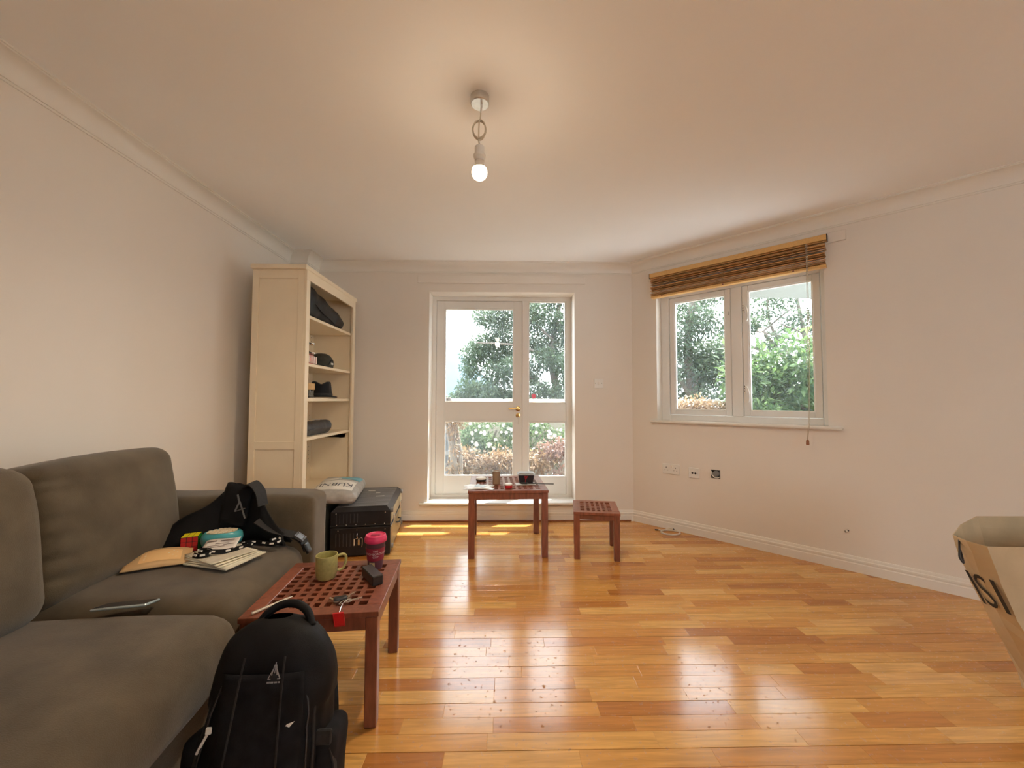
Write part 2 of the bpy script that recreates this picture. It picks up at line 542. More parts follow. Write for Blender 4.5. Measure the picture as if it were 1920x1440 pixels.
def sweep(path, prof, i):
    """one straight run (segment i) of a moulding: prof = (distance from wall, height)"""
    P = [Vector((x, y)) for x, y in path]

    def nrm(k):
        d = (P[k + 1] - P[k]).normalized()
        return Vector((d.y, -d.x))

    def mit(k):
        if k == 0: return nrm(0)
        if k == len(P) - 1: return nrm(len(P) - 2)
        a, c = nrm(k - 1), nrm(k)
        return (a + c) / (1 + a.dot(c))
    vs = []
    for k in (i, i + 1):
        for (d, z) in prof:
            q = P[k] + mit(k) * d
            vs.append((q.x, q.y, z))
    n = len(prof)
    fs = [(j, (j + 1) % n, n + (j + 1) % n, n + j) for j in range(n)]
    fs.append(tuple(range(n))[::-1]); fs.append(tuple(range(n, 2 * n)))
    return MB().add(vs, fs)


PATH = [(XL, YR), (XL, 3.40), (-1.715, 3.40), (-1.715, YB), (CX, YB), (XE, YE), (XE, YR)]
cove = [(0, ZC - .092), (.006, ZC - .092), (.006, ZC - .082)]
for k in range(7):
    a = math.pi / 2 * k / 6
    cove.append((.012 + .066 * (1 - math.cos(a)), ZC - .082 + .07 * math.sin(a)))
cove += [(.078, ZC - .006), (.085, ZC - .006), (.085, ZC), (0, ZC)]
for i in range(6):
    struct(sweep(PATH, cove, i).build('trim_%d' % (i + 1), M_trim, smooth=40))
skirt = [(0, 0), (.016, 0), (.016, .052), (.011, .056), (.011, .062), (.015, .066), (.015, .076), (.009, .081), (.009, .087), (.006, .096), (0, .098)]
for i, nm in ((0, 'left'), (3, 'back'), (4, 'right'), (5, 'east')):
    pth = PATH if i != 3 else PATH[:3] + [(-1.715, YB)] + PATH[4:]
    struct(sweep(pth, skirt, i).build('baseboard_' + nm, M_trim, smooth=30))
struct(MB().box(-1.70, CX - .03, YB - .026, YB - .0165, .001, .012, .002).build('trim_7', mat('red_wood_bead', (.30, .10, .04), .4)))

# ---- floor: every strip of the boards in view is a plank of its own
floor = struct(MB().prism([(XL, YR), (XE, YR), (XE, YE), (CX, YB), (XL, YB)], -.03, -.006).build('floor', M_sub))


def wall_x(y):
    return XE if y < YE else CX + (YB - y)


planks = []
SW = .065
row = 0
y = YB - .004
prng = random.Random(21)
while y > YR + SW:
    y1, y0 = y, y - SW
    g = .0016 if row % 3 == 0 else .0003
    x = XL + .003 - prng.random() * .35
    xmax = wall_x(y0) - .004
    while x < xmax:
        L = prng.choice((.24, .31, .36, .42, .48, .55))
        x1 = x + L
        xa, xb = max(x, XL + .003), min(x1, xmax)
        if xb - xa > .03:
            t = min(1, max(.12, prng.gauss(.60, .20)))
            if prng.random() < .06: t = prng.uniform(.05, .25)
            planks.append((xa, xb, y0 + .0002, y1 - g, t))
        x = x1
    row += 1
    y = y0


def plank_geo(xa, xb, y0, y1):
    e = .0009
    xt, xbm = min(xb, wall_x(y1) - .004), xb
    vs = [(xa, y0, -.006), (xb, y0, -.006), (xt, y1, -.006), (xa, y1, -.006),
          (xa, y0, -.0005), (xb, y0, -.0005), (xt, y1, -.0005), (xa, y1, -.0005),
          (xa + e, y0 + e * .6, 0), (xb - e, y0 + e * .6, 0), (xt - e, y1 - e * .6, 0), (xa + e, y1 - e * .6, 0)]
    fs = [(0, 1, 5, 4), (1, 2, 6, 5), (2, 3, 7, 6), (3, 0, 4, 7), (4, 5, 9, 8), (5, 6, 10, 9), (6, 7, 11, 10), (7, 4, 8, 11), (8, 9, 10, 11)]
    return vs, fs


def seen(p):
    xm, ym = (p[0] + p[1]) / 2, (p[2] + p[3]) / 2
    if ym < .90 or abs(xm / ym) > 1.36 + .12: return 0
    if xm < -.88 and ym < 2.15: return 0
    if xm < -1.0 and ym > 2.6: return 0
    return (p[1] - p[0]) * (p[3] - p[2]) / ym ** 3


planks.sort(key=seen, reverse=True)
for p in planks[:300]:
    vs, fs = plank_geo(*p[:4])
    MB().add(vs, fs).build('plank', M_floor, floor, tone=p[4])
b, tones = MB(), []
for p in planks[300:]:
    vs, fs = plank_geo(*p[:4])
    b.add(vs, fs); tones += [p[4]] * len(fs)
b.build('plank', M_floor, floor, tone=tones, kind='stuff')

# ---- glazed door with side light
door = thing('door_1', None, None); door['kind'] = 'structure'
YF = 3.80
b = MB()
b.box(DX0, -.656, YF, YB + T, .198, 2.066, .001).box(.603, DX1, YF, YB + T, .198, 2.066, .001)
b.box(DX0, DX1, YF, YB + T, 2.066, DZ1, .001).box(DX0, DX1, YF, YB + T, DZ0 - .005, .198, .001)
b.box(.178, .235, YF, YB + T, .198, 2.066, .001)
b.build('door_frame', M_frame, door)


def ring(bb, x0, x1, y0, y1, z0, z1, w, ys=None):
    bb.box(x0, x0 + w, y0, y1, z0, z1, .003).box(x1 - w, x1, y0, y1, z0, z1, .003)
    bb.box(x0 + w, x1 - w, y0, y1, z0, z0 + w, .003).box(x0 + w, x1 - w, y0, y1, z1 - w, z1, .003)
    return bb


b = MB()
yl0, yl1 = YF + .012, YF + .057
b.box(-.655, -.577, yl0, yl1, .200, 2.064, .002).box(.096, .177, yl0, yl1, .200, 2.064, .002)
b.box(-.577, .096, yl0, yl1, 1.990, 2.064, .002).box(-.577, .096, yl0, yl1, .897, 1.078, .002).box(-.577, .096, yl0, yl1, .200, .368, .002)
leaf = b.build('door_leaf', M_frame, door)
for z0, z1 in ((1.078, 1.990), (.368, .897)):
    ring(MB(), -.578, .097, yl0 - .006, yl0 + .02, z0 - .002, z1 + .002, .013).build('glazing_bead', M_frame, leaf)
    MB().box(-.575, .094, yl0 + .022, yl0 + .028, z0 + .003, z1 - .003).build('pane', M_pane, leaf)
b = MB()
b.box(.235, .603, yl0, yl1, .891, 1.070, .002).box(.235, .603, yl0, yl1, .196, .360, .002)
side = b.build('side_light', M_frame, door)
for z0, z1 in ((1.070, 2.066), (.360, .891)):
    ring(MB(), .235, .603, yl0 - .006, yl0 + .02, z0, z1, .011).build('glazing_bead', M_frame, side)
    MB().box(.237, .601, yl0 + .022, yl0 + .028, z0 + .003, z1 - .003).build('pane', M_pane, side)
b = MB()
ry = Matrix.Rotation(math.pi / 2, 4, 'X')
b.lathe([(.0, -.001), (.024, -.001), (.024, .006), (.017, .009), (.010, .010), (.010, .036), (.0, .038)], 20, M=Matrix.Translation((.137, yl0, 1.016)) @ ry, caps=False)
b.tube(smooth_path([(.137, yl0 - .033, 1.016), (.115, yl0 - .038, 1.017), (.085, yl0 - .036, 1.019), (.045, yl0 - .033, 1.016)]), [.007] * 18 + [.005], 10)
b.build('lever_handle', M_brass, leaf, smooth=50)
b = MB()
b.lathe([(0, 0), (.022, 0), (.022, .005), (.010, .007), (.0, .007)], 20, M=Matrix.Translation((.137, yl0, .951)) @ ry, caps=False)
b.box(.134, .140, yl0 - .020, yl0 - .002, .944, .958)
lk_ = b.build('lock_rose', M_brass, leaf, smooth=50)
b = MB()
b.box(.131, .143, yl0 - .028, yl0 - .024, .925, .938, .001).box(.1345, .1395, yl0 - .027, yl0 - .025, .866, .926, .0005)
b.build('hanging_key', M_steel, leaf)
struct(MB().box(-.66, .178, YF + .002, YF + .012, 2.064, 2.069).build('trim_8', M_steel))
# threshold board and blind batten
struct(MB().box(-.765, .742, YB - .034, YF + .004, .146, .172, .007).build('trim_9', M_frame, smooth=40))
struct(MB().box(-.803, .755, YB - .014, YB, 2.182, 2.255, .003).build('trim_10', M_wall))
struct(MB(WR).box(.17, 1.54, -.014, 0, 2.175, 2.245, .003).build('trim_11', M_wall))

# ---- window in the angled wall
win = thing('window_1', None, None); win['kind'] = 'structure'
b = MB(WR)
b.box(WS0, .308, .10, WT, WZ0, WZ1, .004).box(1.386, WS1, .10, WT, WZ0, WZ1, .004)
b.box(.308, 1.386, .10, WT, WZ0, .974, .004).box(.308, 1.386, .10, WT, 2.014, WZ1, .004).box(.809, .888, .10, WT, .974, 2.014, .004)
b.build('window_frame', M_frame, win)
for (s0, s1) in ((.312, .806), (.891, 1.383)):
    sash = ring(MB(WR), s0, s1, .105, .15, .977, 2.011, .043).build('casement', M_frame, win)
    ring(MB(WR), s0 + .042, s1 - .042, .110, .14, 1.019, 1.969, .008).build('glazing_bead', M_trim, sash)
    MB(WR).box(s0 + .044, s1 - .044, .130, .135, 1.021, 1.967).build('pane', M_pane, sash)
    if s0 > .5:
        for hz in (1.83, 1.19):
            b = MB(WR)
            b.box(.893, .912, .097, .105, hz - .035, hz + .035, .002)
            b.tube(smooth_path([(.906, .094, hz + .02), (.920, .082, hz + .01), (.932, .078, hz - .03), (.932, .08, hz - .08), (.924, .084, hz - .10)]), .006, 8)
            b.build('casement_fastener', M_white, sash, smooth=50)
            b = MB(WR)
            for dz in (-.018, .002, .02): b.box(.896, .902, .0955, .0975, hz + dz, hz + dz + .008)
            b.build('screw_hole', M_plast, sash)
    else:
        b = MB(WR)
        for dz in (.0, .018): b.box(.792, .797, .103, .1055, 1.80 + dz, 1.807 + dz)
        b.build('screw_hole', M_plast, sash)
b = MB(WR)
b.box(.182, 1.496, -.042, .002, .905, .929, .008).box(WS0 + .001, WS1 - .001, .001, .101, .905, .926)
b.build('window_sill', M_trim, win, smooth=40)

# ------------------------------------------------------------------ outside
M_conc = mat('pale_terrace_paving', (.30, .27, .23), .85, var=.12, scale=6, bump=.2, bscale=40)
M_rend = mat('pale_rendered_parapet', (.30, .27, .21), .85, var=.10, scale=4, bump=.2, bscale=60)
M_soff = mat('grey_soffit_board', (.20, .21, .19), .8, var=.08)
M_cope = mat('cream_coping_stone', (.55, .51, .42), .7, var=.06, scale=4)
struct(MB().box(-7, 14, YB + T + .15, 40, -.30, -.12).build('ground_terrace', M_conc))
par = thing('parapet', None, None); par['kind'] = 'structure'
MB().box(-7, 12, 6.05, 6.22, -.12, 1.035).build('parapet_wall', M_rend, par)
for k in range(19):
    MB().box(-7 + k * 1.0, -6.006 + k * 1.0, 5.98, 6.29, 1.035, 1.118, .012).build('coping_stone', M_cope, par)
struct(MB().prism([(-4, YB + T + .002), (CX + .1, YB + T + .002), (CX + .136, YB + .136), (XE + .136, YE + .136), (XE + .21, YE), (XE + .21, -1), (9, -1), (9, 4.27), (-4, 4.27)], 2.24, 2.36).build('roof_overhang', M_soff))

M_leafA = leaf_mat('glossy_green_leaves', (.030, .060, .036), (.17, .235, .13))
M_leafB = leaf_mat('bright_shrub_leaves', (.035, .09, .028), (.22, .32, .12))
M_leafC = leaf_mat('dry_copper_leaves', (.13, .065, .03), (.50, .34, .18), .3)
M_leafR = leaf_mat('reddish_leaves', (.13, .06, .045), (.46, .28, .21), .3)
M_flower = mat('white_petals', (.60, .59, .56), .6)
M_bark = mat('grey_bark', (.15, .13, .11), .9, var=.3, scale=18, bump=.5, bscale=50)


def foliage(name, blobs, n, size, m, parent, seed, asp=.42):
    g = np.random.default_rng(seed)
    vol = np.array([bl[3] * bl[4] * bl[5] for bl in blobs]) ** .75
    cnt = np.maximum(1, (n * vol / vol.sum()).astype(int))
    V, F, Tn = [], [], []
    base = 0
    for bl, c in zip(blobs, cnt):
        d = g.normal(size=(c, 3)); d /= np.linalg.norm(d, axis=1)[:, None]
        rad = g.random(c) ** .45
        P = np.array(bl[:3]) + d * rad[:, None] * np.array(bl[3:6])
        ax = d * .6 + g.normal(size=(c, 3)) * .55 + np.array([0, -.15, -.35]); ax /= np.linalg.norm(ax, axis=1)[:, None]
        up = g.normal(size=(c, 3)) * .5 + np.array([0, -.25, 1.0])
        sd = np.cross(ax, up); sd /= np.linalg.norm(sd, axis=1)[:, None] + 1e-9
        nn = np.cross(sd, ax)
        s = size * (.65 + .7 * g.random(c))[:, None]
        q = np.stack([P, P + ax * s * .5 + sd * s * asp * .5 + nn * s * .07, P + ax * s, P + ax * s * .5 - sd * s * asp * .5 + nn * s * .07], 1)
        V.append(q.reshape(-1, 3))
        i = base + 4 * np.arange(c)
        F.append(np.stack([np.stack([i, i + 1, i + 2], 1), np.stack([i, i + 2, i + 3], 1)], 1).reshape(-1, 3))
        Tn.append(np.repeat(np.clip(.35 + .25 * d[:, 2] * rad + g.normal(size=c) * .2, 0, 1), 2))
        base += 4 * c
    V, F, Tn = np.concatenate(V), np.concatenate(F), np.concatenate(Tn)
    me = bpy.data.meshes.new(name)
    me.from_pydata(V.tolist(), [], F.tolist())
    me.materials.append(m)
    at = me.attributes.new('tone', 'FLOAT', 'FACE'); at.data.foreach_set('value', Tn.astype(np.float32))
    o = bpy.data.objects.new(name, me); COL.objects.link(o); o.parent = parent; o['kind'] = 'stuff'
    return o


def branches(parent, trunk, limbs, name='branch'):
    MB().tube(smooth_path(trunk['p'], 5), np.linspace(trunk['r0'], trunk['r1'], 5 * (len(trunk['p']) - 1) + 1).tolist(), 10).build('trunk', M_bark, parent, smooth=180)
    for pts, r0, r1 in limbs:
        sp = smooth_path(pts, 5)
        MB().tube(sp, np.linspace(r0, r1, len(sp)).tolist(), 7).build(name, M_bark, parent, smooth=180)


# tree beyond the parapet, seen through the door
t = thing('broadleaf_tree', 'big broadleaf tree with glossy leaves beyond the parapet, seen through the glazed door', 'tree', (1.25, 9.4, -.12))
branches(t, {'p': [(0, 0, 0), (.05, 0, 1.2), (-.1, .1, 2.3), (.1, 0, 3.6)], 'r0': .13, 'r1': .05},
         [([(0, 0, 1.3), (-.7, -.1, 1.8), (-1.5, -.2, 2.0)], .05, .015), ([(-.1, 0, 2.2), (-.9, -.2, 2.5), (-1.9, -.3, 2.55)], .045, .012),
          ([(0, 0, 1.0), (.35, -.4, 1.6), (.6, -.6, 2.3)], .045, .012), ([(0, 0, 2.6), (-.6, -.2, 3.1), (-1.1, -.2, 3.5)], .04, .012),
          ([(0, 0, 1.9), (.5, .1, 2.6), (.9, .1, 3.2)], .04, .012)])
bl = []
for (px_, pz_, r) in ((-.45, 3.05, .30), (0, 3.15, .38), (-.1, 2.75, .40), (-.55, 2.45, .33), (-.75, 2.2, .33), (-.25, 2.2, .38), (.1, 2.35, .40), (-.80, 1.85, .28),
                      (-.2, 1.75, .36), (.2, 1.8, .36), (-.85, 1.35, .30), (-.45, 1.30, .34), (0, 1.30, .34), (.3, 1.05, .40), (-.9, .95, .34), (-.4, .9, .4), (-1.15, 1.10, .22),
                      (.6, 3.1, .42), (1.1, 3.0, .45), (.7, 2.55, .40), (1.2, 2.4, .42), (.95, 2.05, .36), (1.35, 1.9, .30), (.62, 1.75, .28), (.75, 1.35, .34), (1.3, 1.3, .33), (1.05, .95, .4), (1.6, 2.8, .5), (1.7, 1.6, .4),
                      (.5, 3.7, .5), (-.1, 3.6, .4), (1.2, 3.7, .5)):
    bl.append((px_ - 1.25, prng.uniform(-.35, .35), pz_ + .12, r, .45, r * .85))
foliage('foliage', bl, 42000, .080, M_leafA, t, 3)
# tree and shrub by the angled window
t = thing('leafy_tree', 'leafy green tree filling the narrower pane of the window under the blind', 'tree', (3.6, 7.4, -.12))
branches(t, {'p': [(0, 0, 0), (.05, 0, 1.0), (-.05, .1, 2.2), (.1, 0, 3.6)], 'r0': .13, 'r1': .05},
         [([(0, 0, 1.2), (-.5, -.2, 1.9), (-.8, -.3, 2.6)], .05, .014), ([(0, 0, 1.5), (.5, -.1, 2.2), (.7, -.2, 2.9)], .05, .014)])
bl = [(prng.uniform(-1.05, .85), prng.uniform(-.4, .5), prng.uniform(1.1, 3.5), prng.uniform(.25, .5), .4, prng.uniform(.22, .4)) for _ in range(36)]
foliage('foliage', bl, 24000, .075, M_leafA, t, 5)
t = thing('spreading_tree', 'spreading tree with dark bare limbs crossing the white sky above the shrub', 'tree', (6.6, 8.2, -.12))
limbs = []
for (x0, z0, x1, z1, x2, z2, r) in ((0, 1.4, -.8, 2.2, -1.9, 3.2, .07), (0, 1.6, -.3, 2.6, -.4, 3.8, .07), (0, 1.4, .7, 2.3, 1.5, 3.4, .07), (-.4, 2.0, -.9, 2.9, -1.0, 3.7, .04),
                                    (-.8, 2.2, -1.5, 2.4, -2.3, 3.0, .04), (.3, 2.0, -.2, 2.6, -.9, 2.8, .035), (.7, 2.3, .4, 2.9, .5, 3.7, .04), (-.2, 2.3, .5, 2.7, 1.2, 2.8, .03),
                                    (-1.2, 2.6, -.6, 3.1, -.2, 3.3, .025), (-.3, 2.5, -1.3, 2.7, -2.2, 2.6, .03), (.9, 2.5, .2, 3.2, -.5, 3.6, .028), (0, 1.3, -1.2, 1.9, -2.4, 2.2, .05)):
    limbs.append(([(x0, 0, z0), (x1, prng.uniform(-.3, .1), z1), (x2, prng.uniform(-.5, .2), z2)], r, r * .3))
branches(t, {'p': [(.1, 0, 0), (.05, 0, .8), (0, 0, 1.5), (-.2, 0, 2.3)], 'r0': .16, 'r1': .07}, limbs)
bl = [(prng.uniform(-2.3, 1.5), prng.uniform(-.5, .4), prng.uniform(2.4, 4.0), prng.uniform(.15, .34), .3, prng.uniform(.12, .22)) for _ in range(34)]
foliage('foliage', bl, 9000, .075, M_leafA, t, 8)
t = thing('laurel_shrub', 'dense bright green shrub with broad leaves close outside the wider window pane', 'shrub', (3.95, 5.35, -.12))
branches(t, {'p': [(0, 0, 0), (.03, 0, .6), (-.05, 0, 1.2), (0, 0, 1.7)], 'r0': .05, 'r1': .02},
         [([(0, 0, .3), (-.3, -.1, .9), (-.5, -.1, 1.4)], .03, .01), ([(0, 0, .3), (.4, -.1, .8), (.7, -.1, 1.5)], .03, .01)])
bl = [(prng.uniform(-.6, 1.2), prng.uniform(-.35, .35), prng.uniform(.7, 2.0), prng.uniform(.22, .36), .3, prng.uniform(.18, .3)) for _ in range(52)]
bl += [(prng.uniform(-.75, -.3), prng.uniform(-.2, .3), prng.uniform(.9, 1.9), .25, .25, .22) for _ in range(10)]
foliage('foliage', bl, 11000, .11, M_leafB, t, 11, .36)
# planting against the parapet, seen low through the door
t = thing('flowering_bush', 'green bush with white blossoms outside the lower pane of the glazed door', 'shrub', (-.1, 5.55, -.12))
branches(t, {'p': [(0, 0, 0), (.03, 0, .3), (-.05, 0, .6), (0, 0, .8)], 'r0': .03, 'r1': .012},
         [([(0, 0, .1), (-.3, -.05, .5), (-.5, 0, .8)], .016, .006), ([(0, 0, .1), (.4, -.05, .5), (.7, 0, .8)], .016, .006)])
bl = [(prng.uniform(-.45, .35), prng.uniform(-.15, .2), prng.uniform(.5, .92), prng.uniform(.1, .2), .16, prng.uniform(.09, .16)) for _ in range(22)]
bl += [(prng.uniform(.4, 1.2), prng.uniform(-.1, .2), prng.uniform(.35, .95), prng.uniform(.1, .2), .16, prng.uniform(.09, .16)) for _ in range(12)]
foliage('foliage', bl, 7000, .045, M_leafB, t, 13)
fl = MB()
for k in range(70):
    c = Vector((prng.uniform(-.35, .40), prng.uniform(-.32, -.16), prng.uniform(.45, .98))) if k < 46 else Vector((prng.uniform(.5, 1.1), prng.uniform(-.32, -.14), prng.uniform(.66, .98)))
    r = prng.uniform(.012, .022)
    for q in range(5):
        a = q * 2 * math.pi / 5 + k
        e1 = Vector((math.cos(a), -.25, math.sin(a))) * r * 1.5
        s1 = Vector((-math.sin(a), 0, math.cos(a))) * r * .7
        fl.add([c, c + e1 * .6 + s1, c + e1, c + e1 * .6 - s1], [(0, 1, 2, 3)])
fl.build('blossom', M_flower, t, kind='stuff')
for nm, lb, x0, x1, yy, z1, m, n, sd in (('copper_hedge', 'dry copper-leaved hedge along the foot of the parapet outside the door', -1.3, .62, 5.14, .56, M_leafC, 9000, 17),
                                     ('russet_hedge', 'reddish leaved low hedge outside the narrow side light of the door', .5, 1.5, 5.1, .66, M_leafR, 4500, 19),
                                     ('beech_hedge', 'sunlit brown-leaved hedge below the coping outside the window', 1.75, 5.6, 5.55, 1.22, M_leafC, 16000, 23)):
    t = thing(nm, lb, 'hedge', ((x0 + x1) / 2, yy, -.12))
    h = (x1 - x0) / 2
    bl = [(-h + 2 * h * k / int(30 * h), prng.uniform(-.12, .12), z1 - prng.uniform(.06, .16), .12, .14, .08) for k in range(int(30 * h) + 1)]
    bl += [(prng.uniform(-h, h), prng.uniform(-.15, .15), prng.uniform(.1, z1 - .02), .2, .16, .15) for _ in range(int(24 * h) + 6)]
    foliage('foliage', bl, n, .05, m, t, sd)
    for k in range(4):
        xx = -h + (k + .5) * h / 2
        MB().tube([(xx, .02, 0), (xx + .03, 0, .12), (xx - .02, .02, .24)], .008, 6).build('stem', M_bark, t, smooth=180)
post = thing('downpipe', 'dark grey downpipe on the terrace beside the twisted vine stem', 'pipe', (-.705, 4.85, -.12))
b = MB(); b.tube([(0, 0, 0), (0, 0, 1.2)], .03, 12); b.build('pipe', mat('slate_grey_pipe', (.10, .11, .12), .5), post, smooth=60)
b = MB(); b.lathe([(.034, .55), (.04, .55), (.04, .60), (.034, .60)], 12); b.build('bracket', M_grey, post)
vine = thing('vine_stem', 'thick twisted grey vine stem rising outside the door hinges', 'vine', (-.575, 4.62, -.12))
for k, (o1, rr) in enumerate(((0, .035), (.055, .022), (-.05, .02))):
    pts = [(o1 * .6 + .02 * math.sin(k * 2), .01 * k, 0), (o1 + .02, .02, .3), (o1 - .01 + .03 * math.sin(k), 0, .6), (o1 - .04, .02, .9), (o1 - .12, 0, 1.25)]
    sp = smooth_path(pts, 6)
    MB().tube(sp, [rr * (1 + .25 * math.sin(3 * i + k)) for i in range(len(sp))], 8).build('stem', M_bark, vine, smooth=180)
bl = [(prng.uniform(-.08, .1), prng.uniform(-.06, .0), prng.uniform(.1, 1.1), .06, .05, .1) for _ in range(14)]
foliage('leaves', bl, 900, .035, M_leafC, vine, 29)
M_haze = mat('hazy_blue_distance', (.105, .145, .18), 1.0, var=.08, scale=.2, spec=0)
hill = thing('hazy_hill', 'pale blue hazy hillside far off behind the tree', 'hill', (-9, 70, -3))
MB().grid(24, 8, lambda u, v: (-16 + 34 * u, 20 * v, 21 * math.sin(min(1, v * 1.4) * math.pi / 2) * (.75 + .22 * math.sin(5 * u + .8) - .45 * u * u))).build('slope', M_haze, hill, smooth=180)
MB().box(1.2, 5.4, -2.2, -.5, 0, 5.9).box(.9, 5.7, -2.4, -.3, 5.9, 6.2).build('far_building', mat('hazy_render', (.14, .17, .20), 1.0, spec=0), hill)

# ------------------------------------------------------------------ pendant lamp
lamp = thing('pendant_lamp', 'bare lit bulb on a knotted flex below a round steel ceiling rose', 'lamp', (-.105, 1.60, ZC))
MB().lathe([(0, -.034), (.036, -.034), (.039, -.031), (.039, 0), (0, 0)], 32, caps=False).build('ceiling_rose', M_steel, lamp, smooth=40)
MB().tube([(.008, 0, -.034), (.006, -.004, -.055), (.004, 0, -.07)], [.005, .004, .003], 8).build('cord_grip', M_white, lamp, smooth=60)
pts = [(.004, 0, -.06), (.002, 0, -.10)]
for k in range(49):
    a = math.pi / 2 + k / 48 * 2 * math.pi * 3
    pts.append((-.002 + .026 * math.cos(a) * (1 + .08 * math.sin(k * .7)), .007 * math.sin(k * .5) + .002 * (k // 16), -.140 + .040 * math.sin(a)))
pts += [(-.004, 0, -.185), (0, 0, -.205), (.001, 0, -.222)]
MB().tube(smooth_path(pts, 2), .0030, 7).build('flex', M_cord, lamp, smooth=180)
sock = MB().lathe([(0, -.215), (.019, -.215), (.0205, -.219), (.0205, -.250), (.0205, -.251), (.026, -.252), (.026, -.260), (.021, -.263), (.021, -.276), (.018, -.277), (0, -.277)], 28, caps=False).build('bulb_holder', M_white, lamp, smooth=40)
b = MB(); b.lathe([(0, -.276), (.0165, -.277), (.0175, -.290), (.021, -.298), (.0265, -.305), (.0295, -.309), (0, -.3085)], 28, caps=False)
b.build('bulb_base', mat('bulb_collar', (.85, .80, .70), .4), lamp, smooth=60)
dome = [(.0295, -.310)]
for k in range(11):
    a = -.35 + (math.pi / 2 + .35) * k / 10
    dome.append((.0325 * math.cos(a) if k < 10 else .0, -.325 - .032 * math.sin(a)))
b = MB(); b.lathe(dome, 28, caps=False)
b.build('bulb_dome', emit_mat('glowing_bulb_dome', (1.0, .82, .55), 22.0), lamp, smooth=180)
ld = bpy.data.lights.new('bulb_light', 'SPOT')
ld.energy = BULB_WATTS; ld.color = BULB_COLOR; ld.spot_size = math.pi; ld.spot_blend = .75; ld.shadow_soft_size = .034
lo = bpy.data.objects.new('bulb_light', ld); COL.objects.link(lo)
lo.location = (-.105, 1.60, ZC - .40)
lu = bpy.data.lights.new('bulb_glow', 'POINT')          # the little of the bulb's light that leaves sideways and up
lu.energy = 2.0; lu.color = BULB_COLOR; lu.shadow_soft_size = .034
lo = bpy.data.objects.new('bulb_glow', lu); COL.objects.link(lo)
lo.location = (-.105, 1.60, ZC - .42)

# ------------------------------------------------------------------ sofa
sofa = thing('sofa', 'olive brown two-seat sofa with loose cushions along the plain wall', 'sofa', (-1.332, 1.296, 0), (0, 0, R(4)))
b = MB()
b.rbox((.80, 1.72, .20), .03, 8, c=(.02, -.06, .135)).rbox((.16, 1.72, .64), .05, 8, c=(-.355, -.06, .36))
b.build('sofa_frame', M_sofa, sofa, smooth=180)
for s in (1, -1):
    b = MB()
    b.rbox((.89, .205, .59), .040, 14, puff=(.0, .006, .010), c=(.010, .712 if s > 0 else -.84, .338), disp=lambda q, u, v, w: (0, .004 * math.sin(9 * q.x + 14 * q.z), .004 * math.sin(11 * q.x)))
    b.build('arm', M_sofa, sofa, smooth=180)


def seat_disp(sd):
    def f(q, u, v, w):
        k = .005 * vnoise(q.x * 5, q.y * 5, q.z * 9, sd)
        fr = max(0, (u - .55)) * .05
        return (fr * (.5 - .5 * w) * .25 + .006 * math.sin(38 * q.y + sd) * max(0, u - .8) * 3 * (1 - abs(w)), 0, k - fr * .55 * (w > 0))
    return f


for s, nm in ((1, 0.3), (-1, 1.7)):
    sw_ = .612 if s > 0 else .74
    MB().rbox((.82, sw_, .215), .075, 18, puff=(.02, .0, .018), c=(.024 if s > 0 else .078, s * sw_ / 2, .322 if s > 0 else .325), disp=seat_disp(nm)).build('seat_cushion', M_sofa, sofa, smooth=180)
MT = Matrix.Translation((-.225, 0, .64)) @ Matrix.Rotation(R(-9), 4, 'Y')


def back_disp(sd, wr):
    def f(q, u, v, w):
        k = .006 * vnoise(q.x * 4, q.y * 4, q.z * 5, sd)
        crease = 0
        if wr:
            e = max(0, 1 - (v + 1) / .55)
            crease = -.016 * e * sum(math.exp(-((w + .10 * (v + 1) - c0) / .055) ** 2) for c0 in (.78, .62, .20, -.08, -.34, -.60)) * (u > .1)
        return (k + crease, k * .5, k - .012 * abs(v) ** 3 * (w > .5))
    return f


MB().rbox((.20, .60, .47), .062, 44, puff=(.035, .0, .01), c=(0, .300, .005), disp=back_disp(.2, True), M=MT).build('back_cushion', M_sofa, sofa, smooth=180)
MB().rbox((.24, .72, .485), .070, 18, puff=(.045, .0, .01), c=(.035, -.378, .012), disp=back_disp(1.9, False), M=MT).build('back_cushion', M_sofa, sofa, smooth=180)
for sx in (-.34, .36):
    for sy in (-.84, .72):
        MB().box(sx - .03, sx + .03, sy - .03, sy + .03, 0, .05, .004).build('foot', M_plast, sofa)

# ------------------------------------------------------------------ nest of lattice-topped tables


